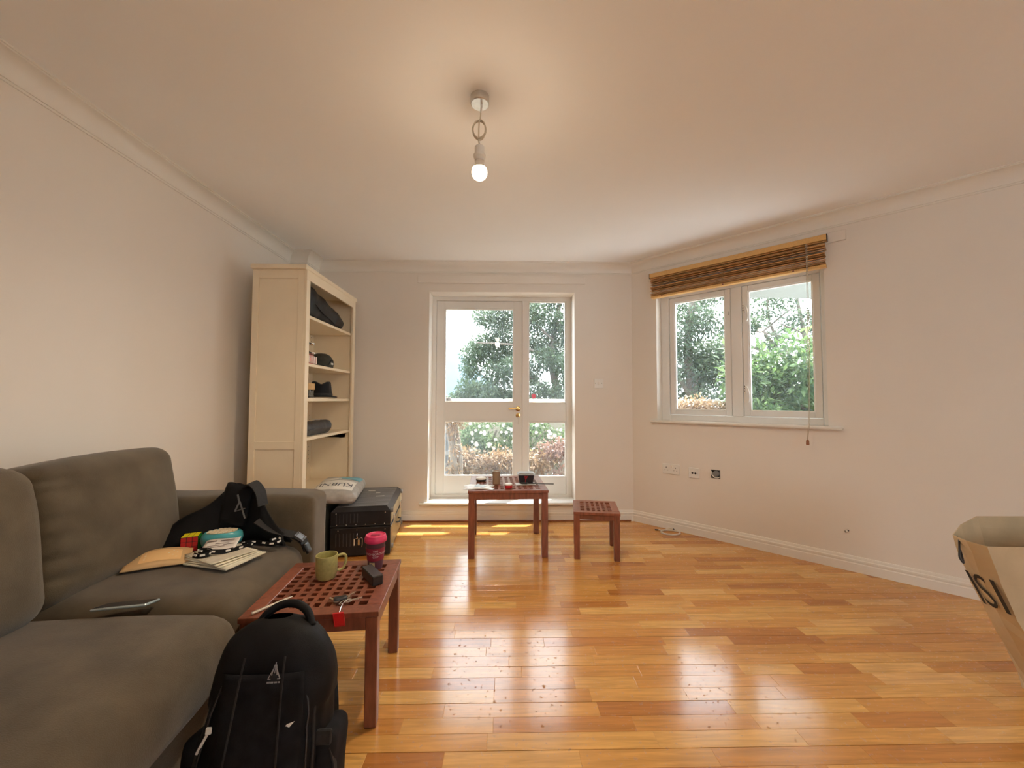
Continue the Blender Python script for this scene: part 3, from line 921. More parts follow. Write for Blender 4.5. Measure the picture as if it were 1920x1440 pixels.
def lattice_table(name, label, loc, rz, W, D, H, nx, ny, leg, border, group=None):
    t = thing(name, label, 'table', loc, (0, 0, R(rz)), group)
    hx, hy, th = W / 2, D / 2, .018
    for s in (-1, 1):
        MB().box(-hx, hx, min(s * hy, s * (hy - border)), max(s * hy, s * (hy - border)), H - th, H, .0014).build('top_rail', M_mahog, t)
        MB().box(min(s * hx, s * (hx - border)), max(s * hx, s * (hx - border)), -hy + border, hy - border, H - th, H, .0014).build('top_rail', M_mahog, t)
    px_, py_ = (W - 2 * border) / nx, (D - 2 * border) / ny
    wx, wy = px_ * .42, py_ * .42
    sx_ = MB().box(-wx / 2, wx / 2, -hy + border, hy - border, H - th, H - .0006)
    sy_ = MB().box(-hx + border, hx - border, -wy / 2, wy / 2, H - th, H - .0012)
    m1 = m2 = None
    for k in range(1, nx):
        if m1 is None: o = sx_.build('lattice_slat', M_mahog, t); m1 = o.data
        else:
            o = bpy.data.objects.new('lattice_slat', m1); COL.objects.link(o); o.parent = t
        o.location.x = -hx + border + k * px_
    for k in range(1, ny):
        if m2 is None: o = sy_.build('lattice_slat', M_mahog, t); m2 = o.data
        else:
            o = bpy.data.objects.new('lattice_slat', m2); COL.objects.link(o); o.parent = t
        o.location.y = -hy + border + k * py_
    i = .004
    for sx in (-1, 1):
        for sy in (-1, 1):
            cx_, cy_ = sx * (hx - leg / 2 - i), sy * (hy - leg / 2 - i)
            MB().box(cx_ - leg / 2, cx_ + leg / 2, cy_ - leg / 2, cy_ + leg / 2, 0, H - th, .003).build('leg', M_mahog, t)
    ah = .045 if H > .34 else .034
    for s in (-1, 1):
        MB().box(-hx + leg + i, hx - leg - i, s * (hy - .016) - .009, s * (hy - .016) + .009, H - th - ah, H - th, .001).build('apron', M_mahog, t)
        MB().box(s * (hx - .016) - .009, s * (hx - .016) + .009, -hy + leg + i, hy - leg - i, H - th - ah, H - th, .001).build('apron', M_mahog, t)
    return t


lattice_table('coffee_table', 'reddish lattice-top table with mug and travel cup in front of the sofa', (-.6625, 1.5675, 0), 5, .447, .442, .385, 9, 9, .040, .052)
lattice_table('side_table', 'tallest reddish lattice-top table standing before the glazed door', (.024, 3.045, 0), 2.3, .566, .545, .467, 11, 11, .044, .052)
lattice_table('small_table', 'smallest low lattice-top table standing bare under the light switch', (.671, 2.896, 0), -9.5, .318, .338, .325, 6, 6, .040, .050)

# ------------------------------------------------------------------ bookcase
bc = thing('bookcase', 'tall cream painted open bookcase standing by the corner of the room', 'bookcase', (-1.533, 3.1075, 0))
hw, hd, BH = .4375, .1735, 1.985         # along y, along x
for s in (-1, 1):
    y0 = s * hw
    ya, yb_ = (y0, y0 + .022) if s < 0 else (y0 - .022, y0)
    yc = (ya + .008, yb_) if s < 0 else (ya, yb_ - .008)
    o = MB().box(-hd + .04, hd - .04, yc[0], yc[1], .06, BH - .06).build('side_panel', M_book, bc)
    MB().box(-hd, -hd + .042, ya, yb_, 0, BH, .0015).build('side_stile', M_book, o)
    MB().box(hd - .042, hd, ya, yb_, 0, BH, .0015).build('side_stile', M_book, o)
    for z0, z1 in ((BH - .062, BH), (.765, .818), (.03, .10)):
        MB().box(-hd + .042, hd - .042, ya, yb_, z0, z1, .0015).build('side_rail', M_book, o)
MB().box(-hd - .006, hd + .022, -hw - .022, hw + .022, BH, BH + .030, .004).build('top_board', M_book, bc)
MB().box(-hd, -hd + .008, -hw + .022, hw - .022, .05, BH).build('back_panel', M_book, bc)
for s in (-1, 1):
    yy = (-hw, -hw + .05) if s < 0 else (hw - .05, hw)
    MB().box(hd, hd + .018, yy[0], yy[1], 0, BH - .066, .0015).build('face_stile', M_book, bc)
MB().box(hd, hd + .018, -hw, hw, BH - .066, BH, .0015).build('face_rail', M_book, bc)
MB().box(hd, hd + .018, -hw + .05, hw - .05, 0, .06, .0015).build('plinth', M_book, bc)
for z in (1.69, 1.353, 1.108, .835, .40, .085):
    MB().box(-hd + .009, hd - .006, -hw + .024, hw - .024, z - .022, z, .002).build('shelf', M_book, bc)
b = MB()
for z0, z1 in ((.85, 1.07), (1.13, 1.32), (1.37, 1.66), (.42, .80)):
    b.box(-hd + .008, -hd + .014, hw - .105, hw - .055, z0, z1)
b.build('back_batten', M_book, bc)
b = MB()
for z in [z for z in np.arange(.45, 1.66, .034) if int(z * 100) % 3]:
    b.box(-hd + .0135, -hd + .0145, hw - .083, hw - .077, z, z + .006)
b.build('peg_hole', M_plast, bc)

BX = -1.533
# items on its shelves
M_slick = mat('shiny_black_fabric', (.005, .005, .006), .5, var=.5, scale=14, bump=.5, bscale=30)
o = thing('black_bag', 'slumped shiny black bag on the highest shelf of the bookcase', 'bag', (-1.46, 3.08, 1.69))


def slump(q, u, v, w):
    return (.012 * vnoise(q.x * 20, q.y * 14, q.z * 20, .4), 0, (.075 - .16 * (v + 1) / 2) * (w + 1) / 2 + .010 * vnoise(q.x * 15, q.y * 11, q.z * 15, 2))


MB().rbox((.19, .65, .185), .075, 18, puff=(.0, .0, .015), c=(0, 0, .095), disp=slump).build('bag_body', M_slick, o, smooth=180)
MB().ribbon(smooth_path([(.088, -.28, .14), (.095, -.12, .075), (.093, .03, .05), (.094, .10, .03)]), .03, .004, (0, .3, 1)).build('strap', M_strap, o, smooth=60)
MB().tube(smooth_path([(.02, -.28, .23), (.05, -.25, .27), (.055, -.20, .285)]), [.007] * 12 + [.004], 7).build('drawcord', M_black, o, smooth=180)
M_pink = mat('pink_check_cloth', (.62, .27, .25), .85, var=.35, scale=30)
o = thing('cloth_pouch', 'crumpled pink and white check cloth pouch on a bookcase shelf', 'pouch', (-1.44, 2.87, 1.353))
pouch = MB().rbox((.10, .15, .07), .03, 12, puff=(0, 0, .008), c=(0, 0, .036), disp=lambda q, u, v, w: tuple(.006 * vnoise(q.x * 50, q.y * 45, q.z * 50, k) for k in range(3)))
pouch.build('pouch_body', M_pink, o, smooth=180)
b = MB()
for k in range(4): b.box(.045 + .0, .0575, -.06 + .035 * k, -.048 + .035 * k, .008, .060, .002)
b.build('white_check', mat('white_check', (.80, .70, .66), .85), o)
M_silv = mat('bright_silver', (.80, .77, .74), .22, 1.0, var=.1, scale=30)
for k, z in ((0, .082), (1, .147)):
    o = thing('wristwatch', ('silver wristwatch resting on the check pouch', 'silver wristwatch on the upper bar of a clear stand')[k], 'watch', (-1.43, 2.87 - .012 * k, 1.353 + z - (0 if k else .002)))
    MB().lathe([(0, 0), (.019, 0), (.021, .003), (.021, .010), (.018, .013), (0, .013)], 20, c=(.02, .04, 0), caps=False).build('watch_case', M_silv, o, smooth=40)
    MB().lathe([(0, .0131), (.016, .0131), (0, .0135)], 20, c=(.02, .04, 0), caps=False).build('dial', M_white, o)
    MB().ribbon(smooth_path([(.02, .022, .006), (.01, -.02, .016), (-.01, -.05, .020), (-.03, -.04, .006), (-.02, 0, .002), (.01, .03, .003)]), .016, .003, (1, 0, 0)).build('watch_strap', M_plast, o, smooth=60)
o = thing('clear_stand', 'clear acrylic watch stand beside the check pouch', 'stand', (-1.43, 2.765, 1.353))
MB().box(-.05, .05, -.02, .02, 0, .006, .001).build('base', M_glass, o)
MB().box(-.006, .006, -.006, .006, .006, .147, .001).build('stem', M_glass, o)
MB().box(-.02, .03, -.01, .11, .140, .1455, .001).build('bar', M_glass, o)
M_cap = mat('dark_olive_cotton', (.035, .037, .028), .85, var=.3, scale=30)
o = thing('baseball_cap', 'dark baseball cap with its back opening showing on a shelf', 'cap', (-1.44, 3.12, 1.353))
prof = [(.085, 0), (.086, .03), (.080, .065), (.062, .092), (.035, .107), (.0, .112)]
MB().lathe(prof, 28, caps=False, sy=1.08).build('crown', M_cap, o, smooth=180)
MB().grid(12, 6, lambda u, v: ((.075 + .07 * v) * math.cos(-2.2 + 1.3 * u), (.085 + .075 * v) * math.sin(-2.2 + 1.3 * u), .016 - .012 * v), .003).build('brim', M_cap, o, smooth=180)
b = MB(); b.tube([(.083 * math.cos(a), .09 * math.sin(a), .012 + .045 * math.sin(max(0, min(1, (a + .55) / 1.1)) * math.pi)) for a in np.linspace(-.55, .55, 13)], .005, 6)
b.build('back_strap', M_black, o, smooth=180)
b = MB(); b.box(.083, .088, -.022, .012, .02, .034, .001); b.build('strap_label', M_white, o)
o = thing('glass_jar', 'squat glass jar with a light wooden lid beside the black fedora', 'jar', (-1.44, 2.875, 1.114))
MB().lathe([(0, .001), (.058, .001), (.060, .006), (.060, .052), (.056, .056), (.053, .056), (.056, .050), (.056, .008), (0, .006)], 28, caps=False).build('jar_body', glass_mat('jar_glass', (.80, .80, .78)), o, smooth=40)
MB().lathe([(0, .057), (.063, .057), (.064, .060), (.064, .100), (.062, .102), (0, .102)], 28, caps=False).build('lid', mat('pale_wood', (.62, .40, .18), .5, stretch=(1, 1, 6)), o, smooth=40)
MB().lathe([(0, .007), (.054, .007), (.054, .045), (0, .045)], 20, caps=False).build('contents', mat('grey_contents', (.25, .24, .22), .8, var=.4, scale=60), o)
o = thing('fedora_hat', 'black felt fedora hat on a shelf above the dark pouch', 'hat', (-1.46, 3.17, 1.114))


def fed(u, v):
    a = 2 * math.pi * u
    rx, ry_ = .078, .100
    if v < .35:
        t_ = v / .35
        k = 1 + .46 * (1 - t_)
        return (rx * k * math.cos(a), ry_ * k * math.sin(a), .004 + .012 * (1 - t_) * (abs(math.sin(a)) ** 2) + .004 * t_)
    t_ = (v - .35) / .65
    k = (1 - .20 * t_) if t_ < .72 else (1 - .20 * .72) * math.sqrt(max(0, 1 - ((t_ - .72) / .28) ** 2))
    z = .008 + .110 * min(1, t_ / .72) + (.016 * math.sin(min(1, (t_ - .72) / .28) * math.pi / 2) if t_ > .72 else 0)
    x_, y_ = rx * k * math.cos(a), ry_ * k * math.sin(a)
    if t_ > .40: z -= .026 * math.exp(-((x_ * .91 + y_ * .42) / .030) ** 2) * min(1, (t_ - .40) / .4)
    return (x_, y_, z)


MB().grid(40, 26, fed, .003).build('felt', mat('black_felt', (.010, .010, .012), .95, var=.3, sheen=.1, spec=.2), o, smooth=180)
MB().lathe([(.0795, .012), (.081, .012), (.0795, .036), (.078, .036)], 40, sy=1.27, caps=False).build('hat_band', M_strap, o, smooth=180)
o = tag(MB().box(-1.52, -1.378, 2.80, 3.10, 1.1085, 1.110).box(-1.50, -1.385, 2.86, 3.16, 1.1105, 1.1125).build('paper', mat('white_paper', (.80, .76, .70), .7)), 'loose white papers lying under the glass jar', 'paper')
o = thing('dark_pouch', 'rolled dark grey pouch with pale stripes on a lower bookcase shelf', 'pouch', (-1.45, 3.0, .835))
MB().rbox((.12, .50, .105), .05, 16, puff=(0, 0, .006), c=(0, 0, .053), disp=lambda q, u, v, w: (.007 * vnoise(q.x * 30, q.y * 22, q.z * 30, 1), 0, -.012 * (1 - v) * (w > 0) + .007 * vnoise(q.x * 30, q.y * 20, q.z * 30, 2))).build('pouch_body', mat('charcoal_ripstop', (.05, .052, .056), .5, var=.4, scale=20, bump=.4, bscale=40), o, smooth=180)
b = MB()
for k in range(2): b.box(-.02, .035, .05 + .045 * k, .066 + .045 * k, .108, .1115, .001)
b.build('pale_stripe', M_white, o)
o = thing('cream_pot', 'small cream pot half hidden by the bookcase stile behind the dark pouch', 'pot', (-1.60, 2.79, .835))
MB().lathe([(0, 0), (.030, 0), (.040, .02), (.042, .085), (.044, .10), (.040, .10), (.036, .03), (0, .02)], 24, caps=False).build('pot_body', mat('cream_glaze', (.80, .76, .62), .35), o, smooth=40)

# ------------------------------------------------------------------ trunk, box and parcel beside the sofa
tr = thing('flight_case', 'black ribbed flight case with riveted edges on the floor past the sofa arm', 'case', (-1.048, 3.145, 0), (0, 0, R(8)))
TW, TD, TH = .40, .66, .342
hx, hy = TW / 2, TD / 2
bv = .028
M_case = mat('black_case_shell', (.013, .014, .018), .36, var=.35, scale=12)
M_ctop = mat('worn_grey_case_top', (.17, .17, .175), .48, var=.4, scale=7, stretch=(1, 8, 1))
M_rib = mat('grey_case_rib', (.055, .055, .06), .4)  # ribs a lighter grey than the case shell
M_alum = mat('champagne_aluminium', (.62, .55, .38), .33, .85, var=.12, scale=30)
lidz = .208
for nm, z0, z1, up in (('case_base', .012, lidz - .002, 0), ('case_lid', lidz + .002, TH, 1)):
    p1 = [(-hx, -hy), (hx, -hy), (hx, hy), (-hx, hy)]
    vs = [(x, y, z0 + (0 if up else 0)) for x, y in p1] + [(x, y, z1 - (bv if up else 0)) for x, y in p1]
    fs = [(3, 2, 1, 0), (0, 1, 5, 4), (1, 2, 6, 5), (2, 3, 7, 6), (3, 0, 4, 7)]
    if up:
        vs += [(x * (1 - bv / hx), y * (1 - bv / hy), z1) for x, y in p1]
        fs += [(4, 5, 9, 8), (5, 6, 10, 9), (6, 7, 11, 10), (7, 4, 8, 11), (8, 9, 10, 11)]
    else: fs.append((4, 5, 6, 7))
    o = MB().add(vs, fs).build(nm, M_case, tr)
    if up:
        lid = o
        MB().box(-hx + bv, hx - bv, -hy + bv, hy - bv, TH, TH + .002).build('top_skin', M_ctop, o)
    else: base = o
b = MB()
for k in range(23):
    x = -hx + bv + .012 + k * .0145
    if x < hx - bv - .01: b.box(x, x + .0045, -hy + bv + .01, hy - bv - .01, TH + .002, TH + .0034)
b.build('top_rib', M_ctop, lid, kind='stuff')
for k in range(14):
    if 7 <= k: continue
    x = -hx + .035 + k * .0235
    MB().box(x, x + .004, -hy - .003, -hy + .001, .236, .300, .0008).build('rib', M_rib, lid)
    MB().box(x, x + .004, -hy - .003, -hy + .001, .075, .165, .0008).build('rib', M_rib, base)
for z, d in ((lidz + .004, lid), (lidz - .012, base)):
    MB().box(-hx - .003, hx + .003, -hy - .004, hy + .004, z, z + .008, .002).build('edge_band', M_plast, d)
riv = MB().lathe([(0, .003), (.0025, .002), (.0042, 0), (0, 0)], 8, caps=False, M=Matrix.Rotation(math.pi / 2, 4, 'X'))
rme = None
for (x, z, d) in [(-.16 + k * .064, .224, lid) for k in range(6)] + [(-.15, .186, base), (-.025, .188, base), (.165, .186, base), (-.165, .303, lid), (.165, .303, lid), (.165, .035, base), (-.165, .035, base)]:
    if rme is None: o = riv.build('rivet', M_silv, d); rme = o.data
    else:
        o = bpy.data.objects.new('rivet', rme); COL.objects.link(o); o.parent = d
    o.location = (x, -hy - .0005, z)
MB().box(hx, hx + .004, -hy + .03, hy - .03, .03, .195, .001).build('metal_side', M_alum, base)
MB().box(hx, hx + .004, -hy + .03, hy - .03, .222, .300, .001).build('metal_side', M_alum, lid)
for k in range(22):
    pass
b = MB()
for k in range(26):
    yy = -hy + .045 + k * .0225
    b.box(hx + .004, hx + .0055, yy, yy + .008, .034, .190)
b.build('side_rib', M_alum, base, kind='stuff')
for y_, z_ in ((-hy + .03, .31), (hy - .05, .31), (-hy + .05, .05), (hy - .05, .05)):
    MB().lathe([(0, 0), (.016, 0), (.018, .006), (.016, .016), (0, .018)], 14, caps=False, M=Matrix.Translation((hx, y_, z_)) @ Matrix.Rotation(math.pi / 2, 4, 'Y')).build('bumper_foot', M_grey, lid if z_ > .2 else base, smooth=50)
for y_ in (-.19, .19):
    MB().box(hx + .004, hx + .014, y_ - .025, y_ + .025, .19, .25, .003).build('latch', M_silv, lid)
b = MB(); b.tube(smooth_path([(hx + .004, -.06, .15), (hx + .028, -.05, .15), (hx + .03, 0, .15), (hx + .028, .05, .15), (hx + .004, .06, .15)]), .006, 8)
b.build('carry_handle', M_plast, base, smooth=180)
for k, (x, y_, l, w) in enumerate(((-.03, .17, .055, .018), (.045, .09, .035, .016), (.075, -.03, .065, .014))):
    MB().box(x - l / 2, x + l / 2, y_ - w / 2, y_ + w / 2, TH + .0036, TH + .0044, M=Matrix.Rotation(R(-4 + 5 * k), 4, 'Z')).build('sticker', M_white, lid)
b = MB()
b.tube(smooth_path([(-.02, -hy - .006, .165), (-.022, -hy - .010, .15), (-.018, -hy - .008, .135), (-.03, -hy - .008, .128)]), .003, 6)
b.tube(smooth_path([(-.045, -hy - .007, .128), (-.01, -hy - .007, .128), (.012, -hy - .007, .132), (.014, -hy - .007, .09), (.010, -hy - .007, .07)]), .0022, 6)
b.build('hasp_wire', M_silv, base, smooth=180)
MB().box(-.044, -.036, -hy - .010, -hy - .005, .082, .126, .002).build('bone_tag', mat('bone_tag', (.75, .66, .50), .4), base)
MB().box(-.016, -.003, -hy - .012, -hy - .004, .082, .124, .003).build('padlock', M_silv, base)
sb = thing('storage_box', 'dark grey-green storage box under the printed parcel', 'box', (-1.300, 2.93, 0), (0, 0, R(6)))
MB().box(-.045, .045, -.20, .20, .0, .352, .008).build('box_body', mat('dark_green_grey', (.06, .065, .055), .6, var=.2), sb)
MB().box(-.049, .049, -.204, .204, .352, .368, .004).build('lid', mat('dark_green_grey_lid', (.07, .075, .065), .6), sb)
M_poly = mat('grey_polythene', (.40, .385, .36), .32, var=.15, scale=20, bump=.35, bscale=35)
pc = thing('parcel_bag', 'stuffed grey polythene parcel with blue print and KURNI lettering', 'parcel', (-1.245, 3.02, .374), (R(3), R(3), R(10)))
PW, PD, PH = .32, .46, .085


def parcel_disp(q, u, v, w):
    e = max(abs(u), abs(v))
    if w < -.2: return (0, 0, .030 * (1 - u * u) * (1 - v * v) * -w)
    return (.004 * vnoise(q.x * 30, q.y * 30, q.z * 60, .3) * (abs(w) < .9), .005 * math.sin(q.x * 60) * max(0, -v - .7) * 3, .003 * vnoise(q.x * 22, q.y * 20, 0, 1))


def ptop(x, y, lift=.0025):
    """height of the parcel's upper face"""
    hx_, hy_, hz_, r_ = PW / 2, PD / 2, PH / 2, .045
    ix = max(-hx_ + r_, min(hx_ - r_, x)); iy = max(-hy_ + r_, min(hy_ - r_, y))
    d2 = (x - ix) ** 2 + (y - iy) ** 2
    z = hz_ - r_ + math.sqrt(max(0, r_ * r_ - d2))
    u, v = x / hx_, y / hy_
    return PH / 2 + z + .030 * (1 - u * u) * (1 - v * v) * (z / hz_) + .003 * vnoise(x * 22, y * 20, 0, 1) + lift


MB().rbox((PW, PD, PH), .045, 20, puff=(.004, .004, .030), c=(0, 0, PH / 2), disp=parcel_disp).build('parcel_body', M_poly, pc, smooth=180)


def on_parcel(x0, x1, y0, y1, name, m, lift=.0022, nu=12, nv=8):
    MB().grid(nu, nv, lambda u, v: (x0 + (x1 - x0) * u, y0 + (y1 - y0) * v, ptop(x0 + (x1 - x0) * u, y0 + (y1 - y0) * v, lift))).build(name, m, pc, smooth=180)


on_parcel(-.135, .125, -.175, .01, 'white_panel', mat('white_print', (.78, .76, .70), .35))
on_parcel(-.135, -.0, .025, .10, 'white_panel', bpy.data.materials['white_print'])
on_parcel(-.02, .140, .06, .20, 'blue_panel', mat('sky_blue_print', (.13, .42, .52), .35))
for k in range(3): on_parcel(.0, .125, .016 + .014 * k, .023 + .014 * k, 'print_stripe', bpy.data.materials['white_print'], .0026, 8, 1)
vs, fs = text_geo('KURNI', .098, 0, .95)
b = MB()
b.add([(-x * .82, -y - .085, ptop(-x * .82, -y - .085, .0032)) for x, y, z in vs], fs)
b.build('lettering', mat('navy_ink', (.02, .03, .06), .5), pc)

# ------------------------------------------------------------------ black sling bag and the things on the far seat
SZ = .451
bagS = thing('sling_bag', 'soft black shoulder bag slumped against the sofa arm with its strap trailing', 'bag', (0, 0, 0))
ridge = [(-1.53, 1.785, .495), (-1.44, 1.80, .555), (-1.345, 1.835, .625), (-1.25, 1.862, .698), (-1.195, 1.866, .703), (-1.145, 1.868, .692), (-1.11, 1.864, .62), (-1.06, 1.86, .54), (-1.0, 1.85, .49)]
rwid = [.055, .060, .042, .031, .029, .029, .029, .032, .034]
rp = smooth_path(ridge, 4)
rw_ = [w.x for w in smooth_path([(w, 0, 0) for w in rwid], 4)]


def sling(u, v):
    i = min(len(rp) - 1, int(round(u * (len(rp) - 1))))
    p = rp[i]
    h = p.z - SZ + .006
    a = -1 + 2 * v
    wid = rw_[i]
    prof = (1 - abs(a) ** 1.6)
    lift = 1 if abs(a) < .999 else 0
    y = p.y + a * wid + .004 * vnoise(p.x * 9, a * 3, p.z * 9, .6)
    fold = .014 * math.sin(p.x * 34 + 5 * a) * (1 - abs(a)) * max(0, min(1, h / .1))
    return (p.x + .02 * a * a, y - .012 * max(0, 1 - h / .2), SZ - .006 + h * prof + .6 * fold * lift * prof)


b = MB(); b.grid(32, 14, sling, .012); b.build('bag_body', M_black, bagS, smooth=180)
# flap lying over the front
flap = []
MB().grid(10, 8, lambda u, v: (-1.27 + .12 * u - .02 * v, 1.862 - .030 * v ** .5 - .012 * math.sin(u * 3), .714 - .012 * u - .17 * v + .006 * math.sin(7 * u + 5 * v)), .005).build('flap', M_black2, bagS, smooth=180)
MB().ribbon(smooth_path([(-1.18, 1.85, .702), (-1.145, 1.835, .718), (-1.105, 1.825, .682), (-1.09, 1.822, .62)]), .05, .006, (.3, 1, .2)).build('top_strap', M_strap, bagS, smooth=60)
b = MB()
q0 = Vector((-1.19, 1.818, .640))
for a, c in (((0, 0), (.028, -.075)), ((0, 0), (-.018, -.045)), ((-.018, -.045), (.026, -.03)), ((-.01, .03), (.0, 0))):
    b.ribbon([q0 + Vector((a[0], 0, a[1])), q0 + Vector((c[0], -.004, c[1]))], .007, .002, (1, 0, .3))
b.build('grey_emblem', mat('reflective_grey', (.16, .16, .16), .4), bagS)
sp = smooth_path([(-1.12, 1.835, .55), (-1.06, 1.84, .510), (-1.01, 1.85, .490), (-.965, 1.86, .475), (-.925, 1.862, .448), (-.902, 1.86, .405)])
MB().ribbon(sp, .045, .005, (.1, 1, .25)).build('strap', M_strap, bagS, smooth=60)
b = MB(Matrix.Translation((-.938, 1.858, .466)) @ Matrix.Rotation(R(38), 4, 'Y') @ Matrix.Rotation(R(8), 4, 'Z'))
ring(b, -.024, .024, -.022, .022, -.004, .006, .007)
b.box(-.024, .024, -.022, -.015, -.004, .007, .001).box(-.024, .024, .015, .022, -.004, .007, .001)
b.build('buckle', mat('grey_buckle', (.10, .10, .10), .35), bagS)
MB(Matrix.Translation((-.902, 1.856, .418)) @ Matrix.Rotation(R(62), 4, 'Y')).rbox((.05, .036, .016), .006, 6).build('buckle_tongue', M_plast, bagS, smooth=180)

# puzzle cube
cu = thing('puzzle_cube', 'small puzzle cube with red, yellow and green faces by the teal game', 'toy', (-1.350, 1.755, SZ), (0, 0, R(24)))
MB().box(-.0275, .0275, -.0275, .0275, 0, .055, .002).build('cube_core', M_plast, cu)
stk = [mat('red_sticker', (.45, .012, .016), .4), mat('yellow_sticker', (.78, .68, .01), .4), mat('green_sticker', (.02, .35, .03), .4)]
cu.scale = (1.12, 1.12, 1.12)
for i in range(3):
    for j in range(3):
        a0, c0 = -.027 + .018 * i, .018 * j
        MB().box(a0 + .0008, a0 + .0172, -.0285, -.0272, c0 + .0013, c0 + .0177, .003).build('red_tile', stk[0], cu)
        MB().box(a0 + .0008, a0 + .0172, -.027 + c0 + .0008, -.027 + c0 + .0172, .0547, .0560, .003).build('yellow_tile', stk[1], cu)
        MB().box(.0272, .0285, -.027 + c0 + .0008, -.027 + c0 + .0172, a0 + .027 + .0013, a0 + .027 + .0177, .003).build('green_tile', stk[2], cu)
# teal round game
tg = thing('teal_game', 'round teal handheld game with a cream tiled face on the sofa seat', 'toy', (-1.238, 1.782, SZ + .002), (R(-2), 0, R(20)))
tg.scale = (1.10, 1.0, 1.38)
tprof = [(0, .0), (.050, .0), (.066, .010), (.072, .026), (.068, .042), (.058, .048), (.050, .045), (0, .044)]
MB().lathe(tprof, 36, sx=1.0, sy=.82, caps=False).build('ring_body', mat('teal_plastic', (.07, .36, .40), .3, var=.15), tg, smooth=50)
MB().lathe([(0, .0445), (.051, .0455), (.049, .0475), (0, .048)], 36, sy=.82, caps=False).build('face_plate', mat('tan_face', (.55, .38, .24), .5), tg)
tile = MB().box(-.0065, .0065, -.0055, .0055, .047, .0505, .0015)
tme = None
for i in range(-3, 4):
    for j in range(-3, 4):
        x, y_ = i * .0145, j * .0122
        if (x / .047) ** 2 + (y_ / .040) ** 2 > .95: continue
        if tme is None: o = tile.build('cream_tile', mat('cream_tile', (.78, .68, .50), .5), tg); tme = o.data
        else:
            o = bpy.data.objects.new('cream_tile', tme); COL.objects.link(o); o.parent = tg
        o.location = (x, y_, 0)
# padded envelope
M_kraft = mat('buff_kraft_paper', (.66, .44, .22), .75, var=.08, scale=10, bump=.2, bscale=60)
EA, EB, EC, ED = Vector((-1.425, 1.515, SZ)), Vector((-1.235, 1.605, SZ)), Vector((-1.345, 1.765, SZ)), Vector((-1.515, 1.675, SZ))


def env(u, v, l=0):
    p = EA * (1 - u) * (1 - v) + EB * u * (1 - v) + EC * u * v + ED * (1 - u) * v
    bulge = .030 * (math.sin(math.pi * u) * math.sin(math.pi * v)) ** .7 if 0 < u < 1 and 0 < v < 1 else 0
    edge = .012 * (1 - abs(2 * v - 1)) if (u < .02 or u > .98) else 0
    return (p.x, p.y, p.z + .006 + bulge + edge + .006 * v + l)


ev = thing('padded_envelope', 'buff padded envelope with a printed address label on the sofa seat', 'envelope')
MB().grid(18, 14, env, .005).build('envelope_body', M_kraft, ev, smooth=180)
MB().grid(10, 6, lambda u, v: env(.22 + .62 * u, .12 + .42 * v, .0012)).build('address_label', mat('pale_orange_label', (.85, .55, .25), .6), ev, smooth=180)
b = MB()
for k in range(5):
    b.add([env(.28 + (.5 if q in (1, 2) else 0) * (1 - .12 * (k % 3)), .20 + .06 * k + (.022 if q > 1 else 0), .002) for q in range(4)], [(0, 1, 2, 3)])
b.build('printed_lines', mat('white_label_print', (.88, .78, .62), .6), ev)
# papers and leaflet
M_paper = mat('newsprint_paper', (.60, .55, .44), .8, var=.10, scale=60)
M_edge = mat('cream_page', (.72, .67, .52), .8)
c0 = Vector((-1.165, 1.675))
nb = thing('spiral_notebook', 'spiral-bound cream notebook at the bottom of the paper pile on the seat', 'notebook', (-1.128, 1.650, SZ), (0, 0, R(-15)))
MB().box(-.106, .106, -.090, .090, 0, .006, .001).build('pages', M_edge, nb)
b = MB()
for k in range(22):
    x = -.100 + k * .0095
    b.tube([(x, .090 + .005 * math.cos(a), .004 + .005 * math.sin(a)) for a in np.linspace(0, 2 * math.pi, 9)[:-1]], .0009, 5, closed=True)
b.build('wire_binding', M_plast, nb, kind='stuff')
for k in range(4):
    sh = thing('news_sheet', 'cream printed sheet in the fanned paper pile on the sofa', 'paper', (-1.130 - .0085 * k, 1.648 + .0050 * k, SZ + .0065 + .0042 * k), (0, 0, R(-17 - 4 * k)), 'fanned printed sheets on the sofa')
    MB().grid(8, 6, lambda u, v: (-.103 + .206 * u, -.084 + .168 * v, .0025 + .002 * math.sin(4 * u + k)), .0012).build('sheet', M_edge, sh, smooth=180)
    if k == 3:
        MB().grid(8, 4, lambda u, v: (-.085 + .180 * u, -.074 + .146 * v, .0029 + .002 * math.sin(4 * (.087 + .874 * u) + 3))).build('print_block', M_paper, sh)
        sh['label'] = 'topmost printed sheet with a grey text block under the lanyard'
        del sh['group']
    else:
        sh['label'] = ('lowest printed sheet in the fanned paper pile, just above the notebook', 'second printed sheet from the bottom of the fanned paper pile', 'printed sheet just under the topmost one in the fanned pile')[k]
lf = thing('paper_leaflet', 'small white leaflet with printed lines on top of the paper pile', 'leaflet', (-1.178, 1.690, SZ + .046), (R(16), R(-3), R(16)))
MB().grid(10, 4, lambda u, v: (-.062 + .124 * u, -.038 + .076 * v, .003 * math.sin(6 * u)), .0008).build('leaf_sheet', mat('white_leaflet', (.78, .74, .70), .6), lf, smooth=180)
b = MB()
for (x0, x1, y_, h) in ((-.054, -.020, .016, .008), (-.006, .045, .014, .006), (-.020, .030, -.002, .003), (-.045, .0, -.014, .003), (.012, .05, -.014, .003), (-.03, .02, -.024, .003)):
    b.box(x0, x1, y_, y_ + h, .0032, .0036)
b.build('printed_line', mat('brown_ink', (.16, .12, .11), .7), lf)
